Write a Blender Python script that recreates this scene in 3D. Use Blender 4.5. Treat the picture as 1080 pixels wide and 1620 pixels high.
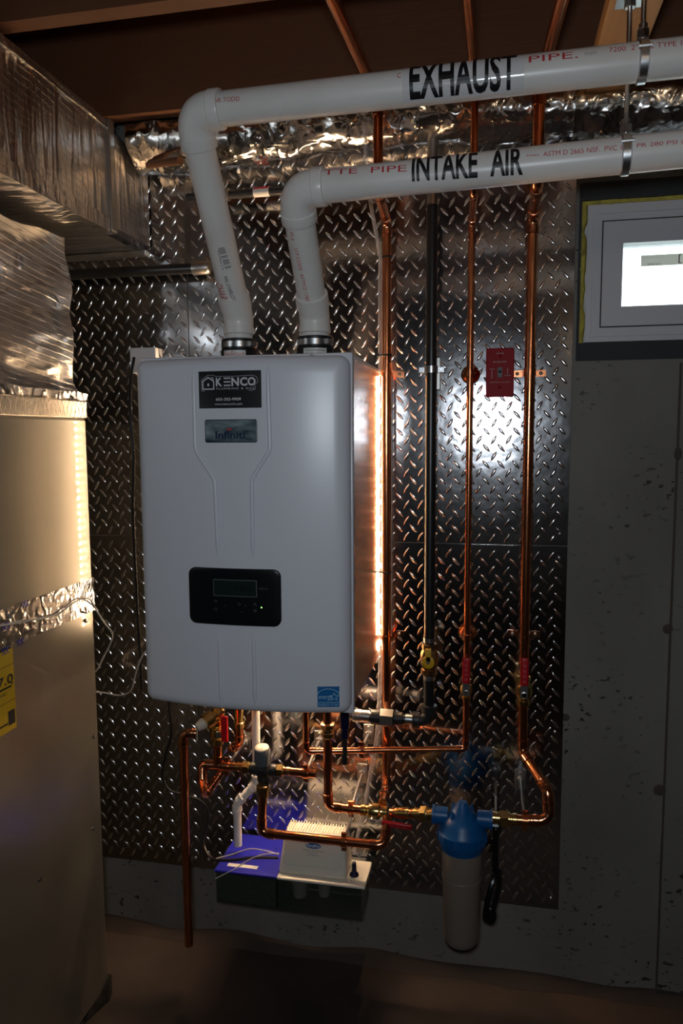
import bpy, bmesh, math, random
import numpy as np
from mathutils import Vector, Matrix, noise
for o in list(bpy.data.objects): bpy.data.objects.remove(o)
SC = bpy.context.scene
COL = SC.collection
random.seed(4)
# ------------------------------------------------------------------ camera
CAMP = Vector((0.0, -1.9, 1.45))          # metres; wall_far is the plane y = 0, floor z = 0
FPX = 1175.56
CR = Vector((0.97982042, 0.19980651, -0.00541234))
CU = Vector((-0.01471855, 0.09912904, 0.99496573))
CF = Vector((-0.19933715, 0.97480808, -0.10006952))
cd = bpy.data.cameras.new('camera'); cam = bpy.data.objects.new('camera', cd); COL.objects.link(cam)
cd.sensor_fit = 'VERTICAL'; cd.sensor_height = 24.0; cd.lens = FPX / 1620 * 24.0
cd.clip_start = 0.02; cd.clip_end = 60
cam.matrix_world = Matrix(((CR.x, CU.x, -CF.x, CAMP.x), (CR.y, CU.y, -CF.y, CAMP.y), (CR.z, CU.z, -CF.z, CAMP.z), (0, 0, 0, 1)))
SC.camera = cam
# ------------------------------------------------------------------ world, lights, exposure
SC.view_settings.view_transform = 'Standard'; SC.view_settings.look = 'None'
SC.view_settings.gamma = 1; SC.view_settings.use_curve_mapping = False
SC.view_settings.exposure = 0.18
W = bpy.data.worlds.new('sky'); SC.world = W; W.use_nodes = True
W.node_tree.nodes['Background'].inputs[0].default_value = (0.93, 1.0, 1.0, 1)
W.node_tree.nodes['Background'].inputs[1].default_value = 2.6
def area_light(name, loc, target, sx, sy, power, color):
    l = bpy.data.lights.new(name, 'AREA'); l.shape = 'RECTANGLE'; l.size = sx; l.size_y = sy; l.energy = power; l.color = color
    o = bpy.data.objects.new(name, l); COL.objects.link(o); o.location = loc
    o.rotation_euler = (Vector(target) - Vector(loc)).to_track_quat('-Z', 'Y').to_euler(); return o
def point_light(name, loc, rad, power, color):
    l = bpy.data.lights.new(name, 'POINT'); l.shadow_soft_size = rad; l.energy = power; l.color = color
    o = bpy.data.objects.new(name, l); COL.objects.link(o); o.location = loc; return o
area_light('camera_flash', (-0.03, -1.96, 1.53), (-0.1, 0, 1.5), 0.12, 0.08, 4.8, (0.84, 0.93, 1.0))
point_light('basement_bulb', (0.75, -2.75, 1.98), 0.06, 3.5, (1.0, 0.72, 0.45))
LED_STRENGTH = 420.0

# ------------------------------------------------------------------ pixel-ray helpers (1080x1620 frame), d = distance of a plane parallel to the wall
def ray(px, py):
    v = CR * ((px - 540) / FPX) - CU * ((py - 810) / FPX) + CF
    return v
def at(px, py, d):
    v = ray(px, py); return CAMP + v * (d / v.y)
def atz(px, py, z):
    v = ray(px, py); return CAMP + v * ((z - CAMP.z) / v.z)
def atx(px, py, x):
    v = ray(px, py); return CAMP + v * ((x - CAMP.x) / v.x)
def Yd(d): return d - 1.9

# ------------------------------------------------------------------ materials
def nt(m): return m.node_tree.nodes, m.node_tree.links
def mat(name, col, rough=0.5, metal=0.0, bump=None, var=None, emit=None, spec=None, coat=0.0, trans=0.0, alpha=1.0, ior=None, aniso=0):
    m = bpy.data.materials.new(name); m.use_nodes = True
    n, l = nt(m); b = n['Principled BSDF']
    b.inputs['Base Color'].default_value = (*col, 1); b.inputs['Roughness'].default_value = rough
    b.inputs['Metallic'].default_value = metal
    if spec is not None: b.inputs['Specular IOR Level'].default_value = spec
    if coat: b.inputs['Coat Weight'].default_value = coat; b.inputs['Coat Roughness'].default_value = 0.035
    if trans: b.inputs['Transmission Weight'].default_value = trans
    if ior: b.inputs['IOR'].default_value = ior
    b.inputs['Alpha'].default_value = alpha
    tc = n.new('ShaderNodeTexCoord')
    if bump:                                   # list of (scale, strength, distance, stretch)
        prev = None
        for sc, st, di, strch in bump:
            mp = n.new('ShaderNodeMapping'); mp.inputs['Scale'].default_value = strch
            l.new(tc.outputs['Object'], mp.inputs['Vector'])
            t = n.new('ShaderNodeTexNoise'); t.inputs['Scale'].default_value = sc; t.inputs['Detail'].default_value = 4
            l.new(mp.outputs[0], t.inputs['Vector'])
            bp = n.new('ShaderNodeBump'); bp.inputs['Strength'].default_value = st; bp.inputs['Distance'].default_value = di
            l.new(t.outputs['Fac'], bp.inputs['Height'])
            if prev: l.new(prev.outputs[0], bp.inputs['Normal'])
            prev = bp
        l.new(prev.outputs[0], b.inputs['Normal'])
    if var:                                    # (scale, second colour, low, high, stretch)
        sc, c2, lo, hi, strch = var
        mp = n.new('ShaderNodeMapping'); mp.inputs['Scale'].default_value = strch
        l.new(tc.outputs['Object'], mp.inputs['Vector'])
        t = n.new('ShaderNodeTexNoise'); t.inputs['Scale'].default_value = sc; t.inputs['Detail'].default_value = 6
        l.new(mp.outputs[0], t.inputs['Vector'])
        r = n.new('ShaderNodeValToRGB'); r.color_ramp.elements[0].position = lo; r.color_ramp.elements[1].position = hi
        r.color_ramp.elements[0].color = (*col, 1); r.color_ramp.elements[1].color = (*c2, 1)
        l.new(t.outputs['Fac'], r.inputs[0]); l.new(r.outputs[0], b.inputs['Base Color'])
    if emit:
        b.inputs['Emission Color'].default_value = (*emit[0], 1); b.inputs['Emission Strength'].default_value = emit[1]
    return m
ONE = (1, 1, 1)
M = {}
M['copper'] = mat('copper', (0.86, 0.34, 0.16), 0.20, 1.0, bump=[(60, 0.12, 0.002, ONE)], var=(14, (0.62, 0.22, 0.10), 0.45, 0.75, ONE))
M['solder'] = mat('copper_fitting', (0.80, 0.33, 0.17), 0.17, 1.0, bump=[(120, 0.3, 0.002, ONE)], var=(30, (0.55, 0.22, 0.12), 0.4, 0.7, ONE))
M['brass'] = mat('brass', (0.80, 0.56, 0.22), 0.22, 1.0, bump=[(90, 0.1, 0.001, ONE)])
M['darkbrass'] = mat('aged_brass', (0.45, 0.30, 0.14), 0.3, 1.0, bump=[(90, 0.2, 0.001, ONE)])
M['zinc'] = mat('zinc_plated_steel', (0.66, 0.68, 0.70), 0.28, 1.0, bump=[(80, 0.15, 0.001, ONE)])
M['galv'] = mat('galvanised_steel', (0.45, 0.44, 0.42), 0.38, 1.0, bump=[(50, 0.2, 0.001, ONE)])
M['blackpipe'] = mat('black_steel_pipe', (0.012, 0.012, 0.013), 0.32, 0.0, spec=0.6)
M['blackfit'] = mat('black_iron_fitting', (0.03, 0.03, 0.032), 0.4, 0.3, bump=[(120, 0.3, 0.001, ONE)])
M['pvc'] = mat('white_pvc', (0.78, 0.76, 0.74), 0.33, 0.0, var=(9, (0.70, 0.67, 0.64), 0.45, 0.8, ONE))
M['pvc_fit'] = mat('white_pvc_fitting', (0.80, 0.78, 0.76), 0.28)
M['paint'] = mat('white_enamel', (0.70, 0.72, 0.79), 0.30, 0.0, bump=[(500, 0.03, 0.0005, ONE)])
M['side'] = mat('bright_side_panel', (0.84, 0.80, 0.76), 0.21, 1.0, bump=[(22, 0.10, 0.003, (1, 1, 6))])
M['black'] = mat('black_plastic', (0.006, 0.007, 0.009), 0.28, spec=0.4)
M['rubber'] = mat('black_rubber', (0.01, 0.01, 0.011), 0.45)
M['lcd'] = mat('display_glass', (0.012, 0.022, 0.020), 0.15)
M['lcdrim'] = mat('display_rim', (0.10, 0.12, 0.12), 0.4)
M['greyprint'] = mat('grey_print', (0.06, 0.065, 0.07), 0.5)
M['led_green'] = mat('green_lamp', (0.1, 0.6, 0.1), 0.4, emit=((0.35, 1.0, 0.2), 2.0))
M['sticker_black'] = mat('black_sticker', (0.008, 0.010, 0.013), 0.35)
M['ink_grey'] = mat('light_grey_print', (0.62, 0.64, 0.68), 0.5)
M['ink_white'] = mat('white_print', (0.75, 0.75, 0.75), 0.5)
M['ink_blue'] = mat('navy_print', (0.005, 0.02, 0.06), 0.4)
M['ink_black'] = mat('black_print', (0.006, 0.006, 0.008), 0.42)
M['ink_red'] = mat('red_print', (0.52, 0.05, 0.06), 0.5)
M['ink_pale'] = mat('faded_print', (0.42, 0.36, 0.36), 0.5)
M['label_white'] = mat('white_label', (0.74, 0.74, 0.72), 0.4)
M['pane_paper'] = mat('translucent_label', (0.70, 0.66, 0.50), 0.6, alpha=0.72)
M['clear_label'] = mat('glossy_clear_label', (0.70, 0.70, 0.72), 0.15)
M['plate_blue'] = mat('nameplate_painted_sheen', (0.03, 0.06, 0.08), 0.3, 0.2, var=(22, (0.34, 0.44, 0.47), 0.40, 0.66, (0.7, 1, 1.6)))  # pale patches in the colour stand in for the plate's reflected gradient
M['es_blue'] = mat('blue_sticker', (0.004, 0.13, 0.38), 0.4)
M['es_light'] = mat('pale_blue_print', (0.35, 0.62, 0.80), 0.4)
M['red'] = mat('red_vinyl_handle', (0.48, 0.008, 0.016), 0.32)
M['redplate'] = mat('red_painted_steel', (0.30, 0.004, 0.010), 0.45, spec=0.12)
M['yellowh'] = mat('yellow_handle', (0.70, 0.40, 0.02), 0.4)
M['knob_grey'] = mat('grey_plastic', (0.10, 0.115, 0.13), 0.45)
M['knob_white'] = mat('ivory_dial', (0.62, 0.58, 0.50), 0.45)
M['filter_blue'] = mat('blue_plastic', (0.004, 0.10, 0.32), 0.38)
M['filter_white'] = mat('frosted_sump', (0.22, 0.18, 0.15), 0.30, bump=[(30, 0.05, 0.002, ONE)])
M['pump_white'] = mat('ivory_plastic', (0.80, 0.76, 0.67), 0.35)
M['deck_blue'] = mat('royal_blue_plastic', (0.010, 0.012, 0.36), 0.42)
M['tank'] = mat('smoked_clear_plastic', (0.05, 0.065, 0.055), 0.12, alpha=0.38)
M['media'] = mat('neutraliser_media', (0.05, 0.08, 0.05), 0.8, bump=[(300, 1.0, 0.004, ONE)], var=(300, (0.14, 0.17, 0.12), 0.45, 0.6, ONE))
M['navy'] = mat('navy_plastic', (0.004, 0.006, 0.04), 0.35)
M['vinyl'] = mat('clear_vinyl', (0.62, 0.58, 0.58), 0.15, alpha=0.35)
M['whitewire'] = mat('white_cable', (0.62, 0.58, 0.54), 0.45)
M['cabinet'] = mat('painted_cabinet_steel', (0.31, 0.30, 0.262), 0.28, 0.72, coat=0.35, bump=[(3.0, 0.03, 0.02, ONE)])
M['label_yellow'] = mat('yellow_label', (0.62, 0.42, 0.0), 0.5)
M['darkpad'] = mat('dark_rubber_pad', (0.015, 0.013, 0.012), 0.8, bump=[(40, 0.8, 0.01, ONE)])
M['wood'] = mat('joist_wood', (0.125, 0.046, 0.017), 0.7, bump=[(14, 0.25, 0.004, (0.4, 6, 6))], var=(5, (0.12, 0.045, 0.018), 0.35, 0.75, (0.5, 5, 5)))
M['wood_light'] = mat('pale_pine', (0.52, 0.30, 0.13), 0.6, bump=[(14, 0.2, 0.003, (6, 0.4, 6))], var=(6, (0.40, 0.21, 0.09), 0.4, 0.75, (6, 0.5, 6)))
M['deck'] = mat('subfloor_boards', (0.16, 0.08, 0.04), 0.8, var=(4, (0.09, 0.045, 0.025), 0.4, 0.7, (1, 6, 1)))
M['vinylwhite'] = mat('window_vinyl', (0.60, 0.61, 0.66), 0.4)
M['gasket'] = mat('dark_gasket', (0.03, 0.03, 0.035), 0.6)
M['foam'] = mat('spray_foam', (0.55, 0.47, 0.08), 0.8, bump=[(60, 0.8, 0.006, ONE)], var=(40, (0.30, 0.24, 0.05), 0.4, 0.7, ONE))
M['buck'] = mat('dark_window_buck', (0.022, 0.026, 0.03), 0.7, bump=[(40, 0.3, 0.002, ONE)])
M['floor'] = mat('concrete_floor', (0.062, 0.042, 0.033), 0.8, bump=[(18, 0.3, 0.006, ONE)], var=(3.2, (0.028, 0.022, 0.02), 0.38, 0.66, ONE))
M['tie'] = mat('cable_tie', (0.01, 0.01, 0.01), 0.5)
M['led'] = mat('led_emitter', (1, 0.8, 0.6), 0.4, emit=((1.0, 0.62, 0.32), LED_STRENGTH))
M['led_left'] = mat('led_emitter_left', (1, 0.8, 0.6), 0.4, emit=((1.0, 0.68, 0.40), LED_STRENGTH*0.23))
M['led_edge'] = mat('led_emitter_edge', (1, 0.8, 0.6), 0.4, emit=((1.0, 0.66, 0.36), LED_STRENGTH*0.85))
M['led_down'] = mat('led_emitter_down', (1, 0.8, 0.6), 0.4, emit=((1.0, 0.68, 0.40), LED_STRENGTH*1.7))
M['ledbase'] = mat('led_tape', (0.55, 0.5, 0.42), 0.5)
# window glass
g = bpy.data.materials.new('window_glass'); g.use_nodes = True; n, l = nt(g)
for x in list(n): n.remove(x)
o_ = n.new('ShaderNodeOutputMaterial'); gl = n.new('ShaderNodeBsdfGlossy'); tr = n.new('ShaderNodeBsdfTransparent'); mx = n.new('ShaderNodeMixShader'); fr = n.new('ShaderNodeFresnel')
gl.inputs['Roughness'].default_value = 0.02; tr.inputs[0].default_value = (0.93, 0.98, 0.97, 1)
l.new(fr.outputs[0], mx.inputs[0]); l.new(tr.outputs[0], mx.inputs[1]); l.new(gl.outputs[0], mx.inputs[2]); l.new(mx.outputs[0], o_.inputs[0]); M['glass'] = g
# foil: crinkled, with reinforcing scrim threads
def foil_mat(name, col, rough, crinkle, scrim, dist=0.004):
    m = mat(name, col, rough, 1.0); n, l = nt(m); b = n['Principled BSDF']
    tc = n.new('ShaderNodeTexCoord'); prev = None
    for sc, st, strch in crinkle:
        mp = n.new('ShaderNodeMapping'); mp.inputs['Scale'].default_value = strch; l.new(tc.outputs['Object'], mp.inputs['Vector'])
        t = n.new('ShaderNodeTexNoise'); t.inputs['Scale'].default_value = sc; t.inputs['Detail'].default_value = 3; t.inputs['Distortion'].default_value = 0.6
        try: t.noise_type = 'RIDGED_MULTIFRACTAL'
        except Exception: pass
        l.new(mp.outputs[0], t.inputs['Vector'])
        bp = n.new('ShaderNodeBump'); bp.inputs['Strength'].default_value = st; bp.inputs['Distance'].default_value = dist
        l.new(t.outputs[0], bp.inputs['Height'])
        if prev: l.new(prev.outputs[0], bp.inputs['Normal'])
        prev = bp
    for rot in scrim:
        mp = n.new('ShaderNodeMapping'); mp.inputs['Rotation'].default_value = rot; l.new(tc.outputs['Object'], mp.inputs['Vector'])
        wv = n.new('ShaderNodeTexWave'); wv.bands_direction = 'Z'; wv.inputs['Scale'].default_value = 21; wv.inputs['Distortion'].default_value = 0.4
        l.new(mp.outputs[0], wv.inputs['Vector'])
        mt = n.new('ShaderNodeMath'); mt.operation = 'POWER'; mt.inputs[1].default_value = 60; l.new(wv.outputs['Fac'], mt.inputs[0])
        bp = n.new('ShaderNodeBump'); bp.inputs['Strength'].default_value = 0.35; bp.inputs['Distance'].default_value = 0.0015
        l.new(mt.outputs[0], bp.inputs['Height'])
        if prev: l.new(prev.outputs[0], bp.inputs['Normal'])
        prev = bp
    l.new(prev.outputs[0], b.inputs['Normal']); return m
M['foil_duct'] = foil_mat('scrim_foil', (0.74, 0.71, 0.68), 0.30, [(7, 0.5, (1, 4, 0.5)), (30, 0.2, (1, 2, 0.4))], [(0.06, 0, 0)], 0.022)
M['foil_plenum'] = foil_mat('crinkled_foil_wrap', (0.90, 0.88, 0.85), 0.25, [(5, 1.0, (1, 0.6, 2.6)), (20, 0.5, (1, 0.7, 1.5))], [(0.12, 0, 0)], 0.010)
M['foil_net'] = foil_mat('netted_foil', (0.78, 0.74, 0.66), 0.25, [(14, 0.3, ONE)], [(1.2, 0, 0), (-1.2, 0, 0)])
M['foil_roll'] = foil_mat('crushed_foil', (0.78, 0.77, 0.76), 0.17, [(12, 0.9, (1, 1, 1)), (40, 0.6, ONE)], [], 0.008)
M['foil_tape'] = foil_mat('foil_tape', (0.80, 0.79, 0.80), 0.16, [(40, 1.0, (1, 1, 1))], [])
# tread plate: polished sheet, a little wavy
M['plate'] = mat('polished_tread_plate', (0.48, 0.48, 0.505), 0.135, 1.0, bump=[(5, 0.22, 0.012, ONE), (26, 0.10, 0.003, ONE)], var=(7, (0.40, 0.40, 0.42), 0.4, 0.7, ONE))
M['tread'] = mat('polished_tread', (0.88, 0.88, 0.90), 0.17, 1.0)
# concrete wall with bug holes
c = mat('concrete_wall', (0.17, 0.165, 0.15), 0.85, bump=[(9, 0.3, 0.01, ONE), (80, 0.25, 0.002, ONE)]); n, l = nt(c); b = n['Principled BSDF']
tc = n.new('ShaderNodeTexCoord')
def nz(scale, strch, detail=5):
    mp = n.new('ShaderNodeMapping'); mp.inputs['Scale'].default_value = strch; l.new(tc.outputs['Object'], mp.inputs['Vector'])
    t = n.new('ShaderNodeTexNoise'); t.inputs['Scale'].default_value = scale; t.inputs['Detail'].default_value = detail; l.new(mp.outputs[0], t.inputs['Vector']); return t
def ramp(src, p0, p1, c0, c1):
    r = n.new('ShaderNodeValToRGB'); r.color_ramp.elements[0].position = p0; r.color_ramp.elements[1].position = p1
    r.color_ramp.elements[0].color = (*c0, 1); r.color_ramp.elements[1].color = (*c1, 1); l.new(src, r.inputs[0]); return r
base = ramp(nz(3, (1, 1, 0.6), 7).outputs['Fac'], 0.35, 0.7, (0.225, 0.217, 0.195), (0.15, 0.143, 0.13))
pit = ramp(nz(52, (1, 1, 1.6), 2).outputs['Fac'], 0.635, 0.665, (0, 0, 0), (1, 1, 1))
clus = ramp(nz(4.5, (1, 1, 1.2), 2).outputs['Fac'], 0.44, 0.60, (0, 0, 0), (1, 1, 1))
mu = n.new('ShaderNodeMath'); mu.operation = 'MULTIPLY'; l.new(pit.outputs[0], mu.inputs[0]); l.new(clus.outputs[0], mu.inputs[1])
mxc = n.new('ShaderNodeMixRGB'); l.new(mu.outputs[0], mxc.inputs[0]); l.new(base.outputs[0], mxc.inputs[1]); mxc.inputs[2].default_value = (0.035, 0.033, 0.03, 1)
l.new(mxc.outputs[0], b.inputs['Base Color']); M['concrete'] = c
M['stain'] = mat('rust_stain', (0.075, 0.062, 0.05), 0.85, bump=[(60, 0.6, 0.004, ONE)])

# ------------------------------------------------------------------ objects
ORG = {}
def base_of(o): return ORG.get(o.name, Vector((0, 0, 0)))
def tag(o, label=None, cat=None, group=None, kind=None):
    if label: o['label'] = label
    if cat: o['category'] = cat
    if group: o['group'] = group
    if kind: o['kind'] = kind
    return o
def thing(name, label, cat, loc, group=None):
    o = bpy.data.objects.new(name, None); COL.objects.link(o); o.location = loc; o.empty_display_size = 0.05
    ORG[o.name] = Vector(loc); return tag(o, label, cat, group)
class MB:
    def __init__(s): s.v = []; s.f = []; s.wn = 0; s.ad = 0
    def add(s, vs, fs):
        k = len(s.v); s.ad += 1; s.v += [tuple(v) for v in vs]; s.f += [tuple(i + k for i in f) for f in fs]; return s
    def box(s, a, b, M_=None):
        x0, y0, z0 = a; x1, y1, z1 = b
        vs = [(x0,y0,z0),(x1,y0,z0),(x1,y1,z0),(x0,y1,z0),(x0,y0,z1),(x1,y0,z1),(x1,y1,z1),(x0,y1,z1)]
        if M_: vs = [M_ @ Vector(v) for v in vs]
        return s.add(vs, [(0,3,2,1),(4,5,6,7),(0,1,5,4),(1,2,6,5),(2,3,7,6),(3,0,4,7)])
    def tube(s, pts, r, seg=16, cap=True, flat=None):
        pts = [Vector(p) for p in pts]; n_ = len(pts); rr = r if isinstance(r, (list, tuple)) else [r] * n_
        T = []
        for i in range(n_):
            a = pts[max(i-1, 0)]; b = pts[min(i+1, n_-1)]; t = (b - a)
            if t.length < 1e-9: t = T[-1] if T else Vector((0, 0, 1))
            T.append(t.normalized())
        up = Vector((0, 0, 1)) if abs(T[0].z) < 0.9 else Vector((0, 1, 0))
        N = (up - T[0] * up.dot(T[0])).normalized(); vs = []; fs = []
        for i in range(n_):
            if i:
                q = T[i-1].rotation_difference(T[i]); N = q @ N; N = (N - T[i] * N.dot(T[i])).normalized()
            B = T[i].cross(N)
            for k in range(seg):
                a = 2 * math.pi * k / seg; vs.append(pts[i] + (N * math.cos(a) + B * math.sin(a)) * rr[i])
        for i in range(n_ - 1):
            for k in range(seg):
                k2 = (k + 1) % seg; fs.append((i*seg+k, i*seg+k2, (i+1)*seg+k2, (i+1)*seg+k))
        if cap:
            fs.append(tuple(reversed(range(seg)))); fs.append(tuple((n_-1)*seg + k for k in range(seg)))
        return s.add(vs, fs)
    def lathe(s, c, axis, prof, seg=24):       # prof: (distance along axis, radius)
        c = Vector(c); axis = Vector(axis).normalized()
        pts = [c + axis * h for h, _ in prof]
        up = Vector((0, 0, 1)) if abs(axis.z) < 0.9 else Vector((0, 1, 0))
        N = (up - axis * up.dot(axis)).normalized(); B = axis.cross(N); vs = []; fs = []
        for (h, r_), p in zip(prof, pts):
            for k in range(seg):
                a = 2 * math.pi * k / seg; vs.append(p + (N * math.cos(a) + B * math.sin(a)) * max(r_, 1e-5))
        for i in range(len(prof) - 1):
            for k in range(seg):
                k2 = (k + 1) % seg; fs.append((i*seg+k, i*seg+k2, (i+1)*seg+k2, (i+1)*seg+k))
        fs.append(tuple(reversed(range(seg)))); fs.append(tuple((len(prof)-1)*seg + k for k in range(seg)))
        return s.add(vs, fs)
    def build(s, name, m, parent=None, smooth=35, org=None):
        if org is None:
            org = base_of(parent) if parent else sum((Vector(v) for v in s.v), Vector()) / max(1, len(s.v))
        me = bpy.data.meshes.new(name); me.from_pydata([tuple(Vector(v) - org) for v in s.v], [], s.f); me.update()
        bm = bmesh.new(); bm.from_mesh(me); bmesh.ops.recalc_face_normals(bm, faces=bm.faces); bm.to_mesh(me); bm.free()
        me.materials.append(M[m] if isinstance(m, str) else m)
        if smooth:
            me.polygons.foreach_set('use_smooth', [True] * len(me.polygons)); me.set_sharp_from_angle(angle=math.radians(smooth))
        if smooth and s.wn and s.wn == s.ad:
            bm = bmesh.new(); bm.from_mesh(me); N = []
            for e in bm.edges: e.smooth = True
            for v in bm.verts:
                n_ = Vector()
                for f in v.link_faces: n_ += f.normal * f.calc_area()
                N.append(n_.normalized())
            bm.to_mesh(me); bm.free(); me.normals_split_custom_set_from_vertices(N)
        o = bpy.data.objects.new(name, me); COL.objects.link(o); ORG[o.name] = org
        if parent: o.parent = parent
        else: o.location = org
        return o
def fillet(pts, R, n_=8):
    pts = [Vector(p) for p in pts]; out = [pts[0]]
    for i in range(1, len(pts) - 1):
        p = pts[i]; a = (pts[i-1] - p); b = (pts[i+1] - p); ang = a.angle(b)
        if ang > 3.1: out.append(p); continue
        t = min(R / math.tan(ang / 2), a.length * 0.49, b.length * 0.49)
        A = p + a.normalized() * t; B = p + b.normalized() * t
        for k in range(n_ + 1):
            u = k / n_; out.append(A * (1-u)**2 + p * 2*u*(1-u) + B * u*u)
    out.append(pts[-1]); return out
def smooth_path(pts, n_=10):
    P = [Vector(p) for p in pts]; P = [P[0]*2 - P[1]] + P + [P[-1]*2 - P[-2]]; out = []
    for i in range(1, len(P) - 2):
        for k in range(n_):
            t = k / n_; a, b, c_, d = P[i-1], P[i], P[i+1], P[i+2]
            out.append(0.5 * ((2*b) + (c_-a)*t + (2*a-5*b+4*c_-d)*t*t + (3*b-a-3*c_+d)*t**3))
    out.append(P[-2]); return out
def rbox(mb, a, b, r, seg=3):                    # box with rounded edges
    bm = bmesh.new(); bmesh.ops.create_cube(bm, size=1)
    for v in bm.verts:
        v.co = Vector([a[i] + (v.co[i] + 0.5) * (b[i] - a[i]) for i in range(3)])
    bmesh.ops.bevel(bm, geom=list(bm.edges), offset=r, segments=seg, profile=0.5, affect='EDGES')
    bm.verts.index_update(); vs = [v.co.copy() for v in bm.verts]; fs = [[v.index for v in f.verts] for f in bm.faces]; bm.free(); mb.wn += 1; return mb.add(vs, fs)
def boxgrid(mb, a, b, step, disp):
    n_ = [max(1, int((b[i] - a[i]) / step)) for i in range(3)]; idx = {}; vs = []; fs = []
    def vid(i, j, k):
        key = (i, j, k)
        if key not in idx:
            p = Vector((a[0] + (b[0]-a[0])*i/n_[0], a[1] + (b[1]-a[1])*j/n_[1], a[2] + (b[2]-a[2])*k/n_[2]))
            idx[key] = len(vs); vs.append(disp(p))
        return idx[key]
    for ax in range(3):
        u, w = [q for q in range(3) if q != ax]
        for side in (0, n_[ax]):
            for i in range(n_[u]):
                for j in range(n_[w]):
                    q = []
                    for di, dj in ((0,0),(1,0),(1,1),(0,1)):
                        c_ = [0, 0, 0]; c_[ax] = side; c_[u] = i+di; c_[w] = j+dj; q.append(vid(*c_))
                    fs.append(q)
    return mb.add(vs, fs)
# pipe runs: straight lengths and elbows are separate parts
def run(root, pts, r, m='copper', fm='solder', R=None, ename='elbow', pname='pipe', sock=1.18, seg=16, slen=1.1):
    pts = [Vector(p) for p in pts]; R = R or 1.9 * r; cur = pts[0]; out = []
    for i in range(1, len(pts) - 1):
        p = pts[i]; a = (pts[i-1] - p); b = (pts[i+1] - p); ang = a.angle(b)
        t = R / math.tan(ang / 2); a.normalize(); b.normalize(); A = p + a*t; B = p + b*t
        MB().tube([cur, A], r, seg).build(pname, m, root)
        arc = [A*(1-u)**2 + p*2*u*(1-u) + B*u*u for u in [k/8 for k in range(9)]]
        mb = MB().tube(arc, r*1.10, seg)
        for q, dd in ((A, a), (B, b)):
            mb.lathe(q - dd*r*0.25, dd, [(0, r*1.1), (0.05*r, r*sock), (slen*r, r*sock), (slen*r+0.08*r, r*(sock+0.06)), (slen*r+0.35*r, r*(sock+0.06)), (slen*r+0.45*r, r*1.0)], seg)
        mb.build(ename, fm, root); cur = B
    MB().tube([cur, pts[-1]], r, seg).build(pname, m, root)
def hexnut(mb, c, axis, r, l_, seg=6):
    return mb.lathe(c, axis, [(-l_/2, r*0.86), (-l_/2+0.1*l_, r), (l_/2-0.1*l_, r), (l_/2, r*0.86)], seg)
def coupling(root, c, axis, r, l_, m='brass', name='union', nut=True):
    mb = MB(); c = Vector(c); axis = Vector(axis).normalized()
    mb.lathe(c, axis, [(-l_/2, r*1.12), (-l_/2+0.0015, r*1.32), (-l_*0.32, r*1.32), (-l_*0.30, r*1.15), (-l_*0.22, r*1.15), (-l_*0.2, r*1.4), (l_*0.2, r*1.4), (l_*0.22, r*1.15), (l_*0.30, r*1.15), (l_*0.32, r*1.32), (l_/2-0.0015, r*1.32), (l_/2, r*1.12)], 18)
    if nut: hexnut(mb, c, axis, r*1.85, l_*0.32)
    return mb.build(name, m, root, smooth=30)
def ball_valve(root, c, axis, r, lever, L=0.07, out=None, hm='red', arm='zinc'):
    c = Vector(c); axis = Vector(axis).normalized(); out = Vector(out or (0, -1, 0)).normalized(); lever = Vector(lever).normalized()
    mb = MB().lathe(c, axis, [(-r*3.2, r*1.2), (-r*3.1, r*1.45), (-r*2.2, r*1.45), (-r*2.0, r*1.25), (-r*1.6, r*1.3), (-r*1.2, r*1.75), (0, r*2.0), (r*1.2, r*1.75), (r*1.6, r*1.3), (r*2.0, r*1.25), (r*2.2, r*1.45), (r*3.1, r*1.45), (r*3.2, r*1.2)], 18)
    body = mb.build('valve_body', 'brass', root)
    mb = MB().lathe(c + out*r*1.6, out, [(0, r*0.7), (r*0.9, r*0.7), (r*1.0, r*0.5), (r*1.6, r*0.5)], 12); hexnut(mb, c + out*r*3.0, out, r*0.62, r*0.4)
    mb.build('valve_stem', 'zinc', root)
    q = c + out*r*2.7; side = out.cross(lever)
    Mx = Matrix((( *lever, 0), (*side, 0), (*out, 0), (0, 0, 0, 1))).transposed(); Mx.translation = q
    mb = MB(); mb.box((-0.010, -0.0085, -0.001), (0.024, 0.0085, 0.001), Mx); mb.build('lever_arm', arm, root)
    mb = MB(); rbox(mb, (0.0, 0.0, 0.0), (1, 1, 1), 0.0001, 1); mb = MB()
    bm = bmesh.new(); bmesh.ops.create_cube(bm, size=1)
    for v in bm.verts: v.co = Vector((0.022 + (v.co.x+0.5)*(L-0.022), v.co.y*0.019, v.co.z*0.009 + 0.001))
    bmesh.ops.bevel(bm, geom=list(bm.edges), offset=0.0038, segments=3, profile=0.5, affect='EDGES'); bm.verts.index_update()
    mb.add([Mx @ v.co for v in bm.verts], [[v.index for v in f.verts] for f in bm.faces]); bm.free()
    h = mb.build('lever_grip', hm, root)
    mb = MB()
    for k in range(4):
        x = 0.030 + k*(L-0.04)/4; mb.box((x, -0.004, 0.0053), (x+(L-0.04)/7, 0.004, 0.0066), Mx)
    mb.build('grip_emboss', 'ink_red', h)
    return body
def sphere(mb, c, r, sx=1, sy=1, sz=1, seg=16):
    bm = bmesh.new(); bmesh.ops.create_uvsphere(bm, u_segments=seg, v_segments=seg//2+2, radius=1); bm.verts.index_update()
    mb.add([Vector(c) + Vector((v.co.x*r*sx, v.co.y*r*sy, v.co.z*r*sz)) for v in bm.verts], [[v.index for v in f.verts] for f in bm.faces]); bm.free(); return mb
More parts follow.
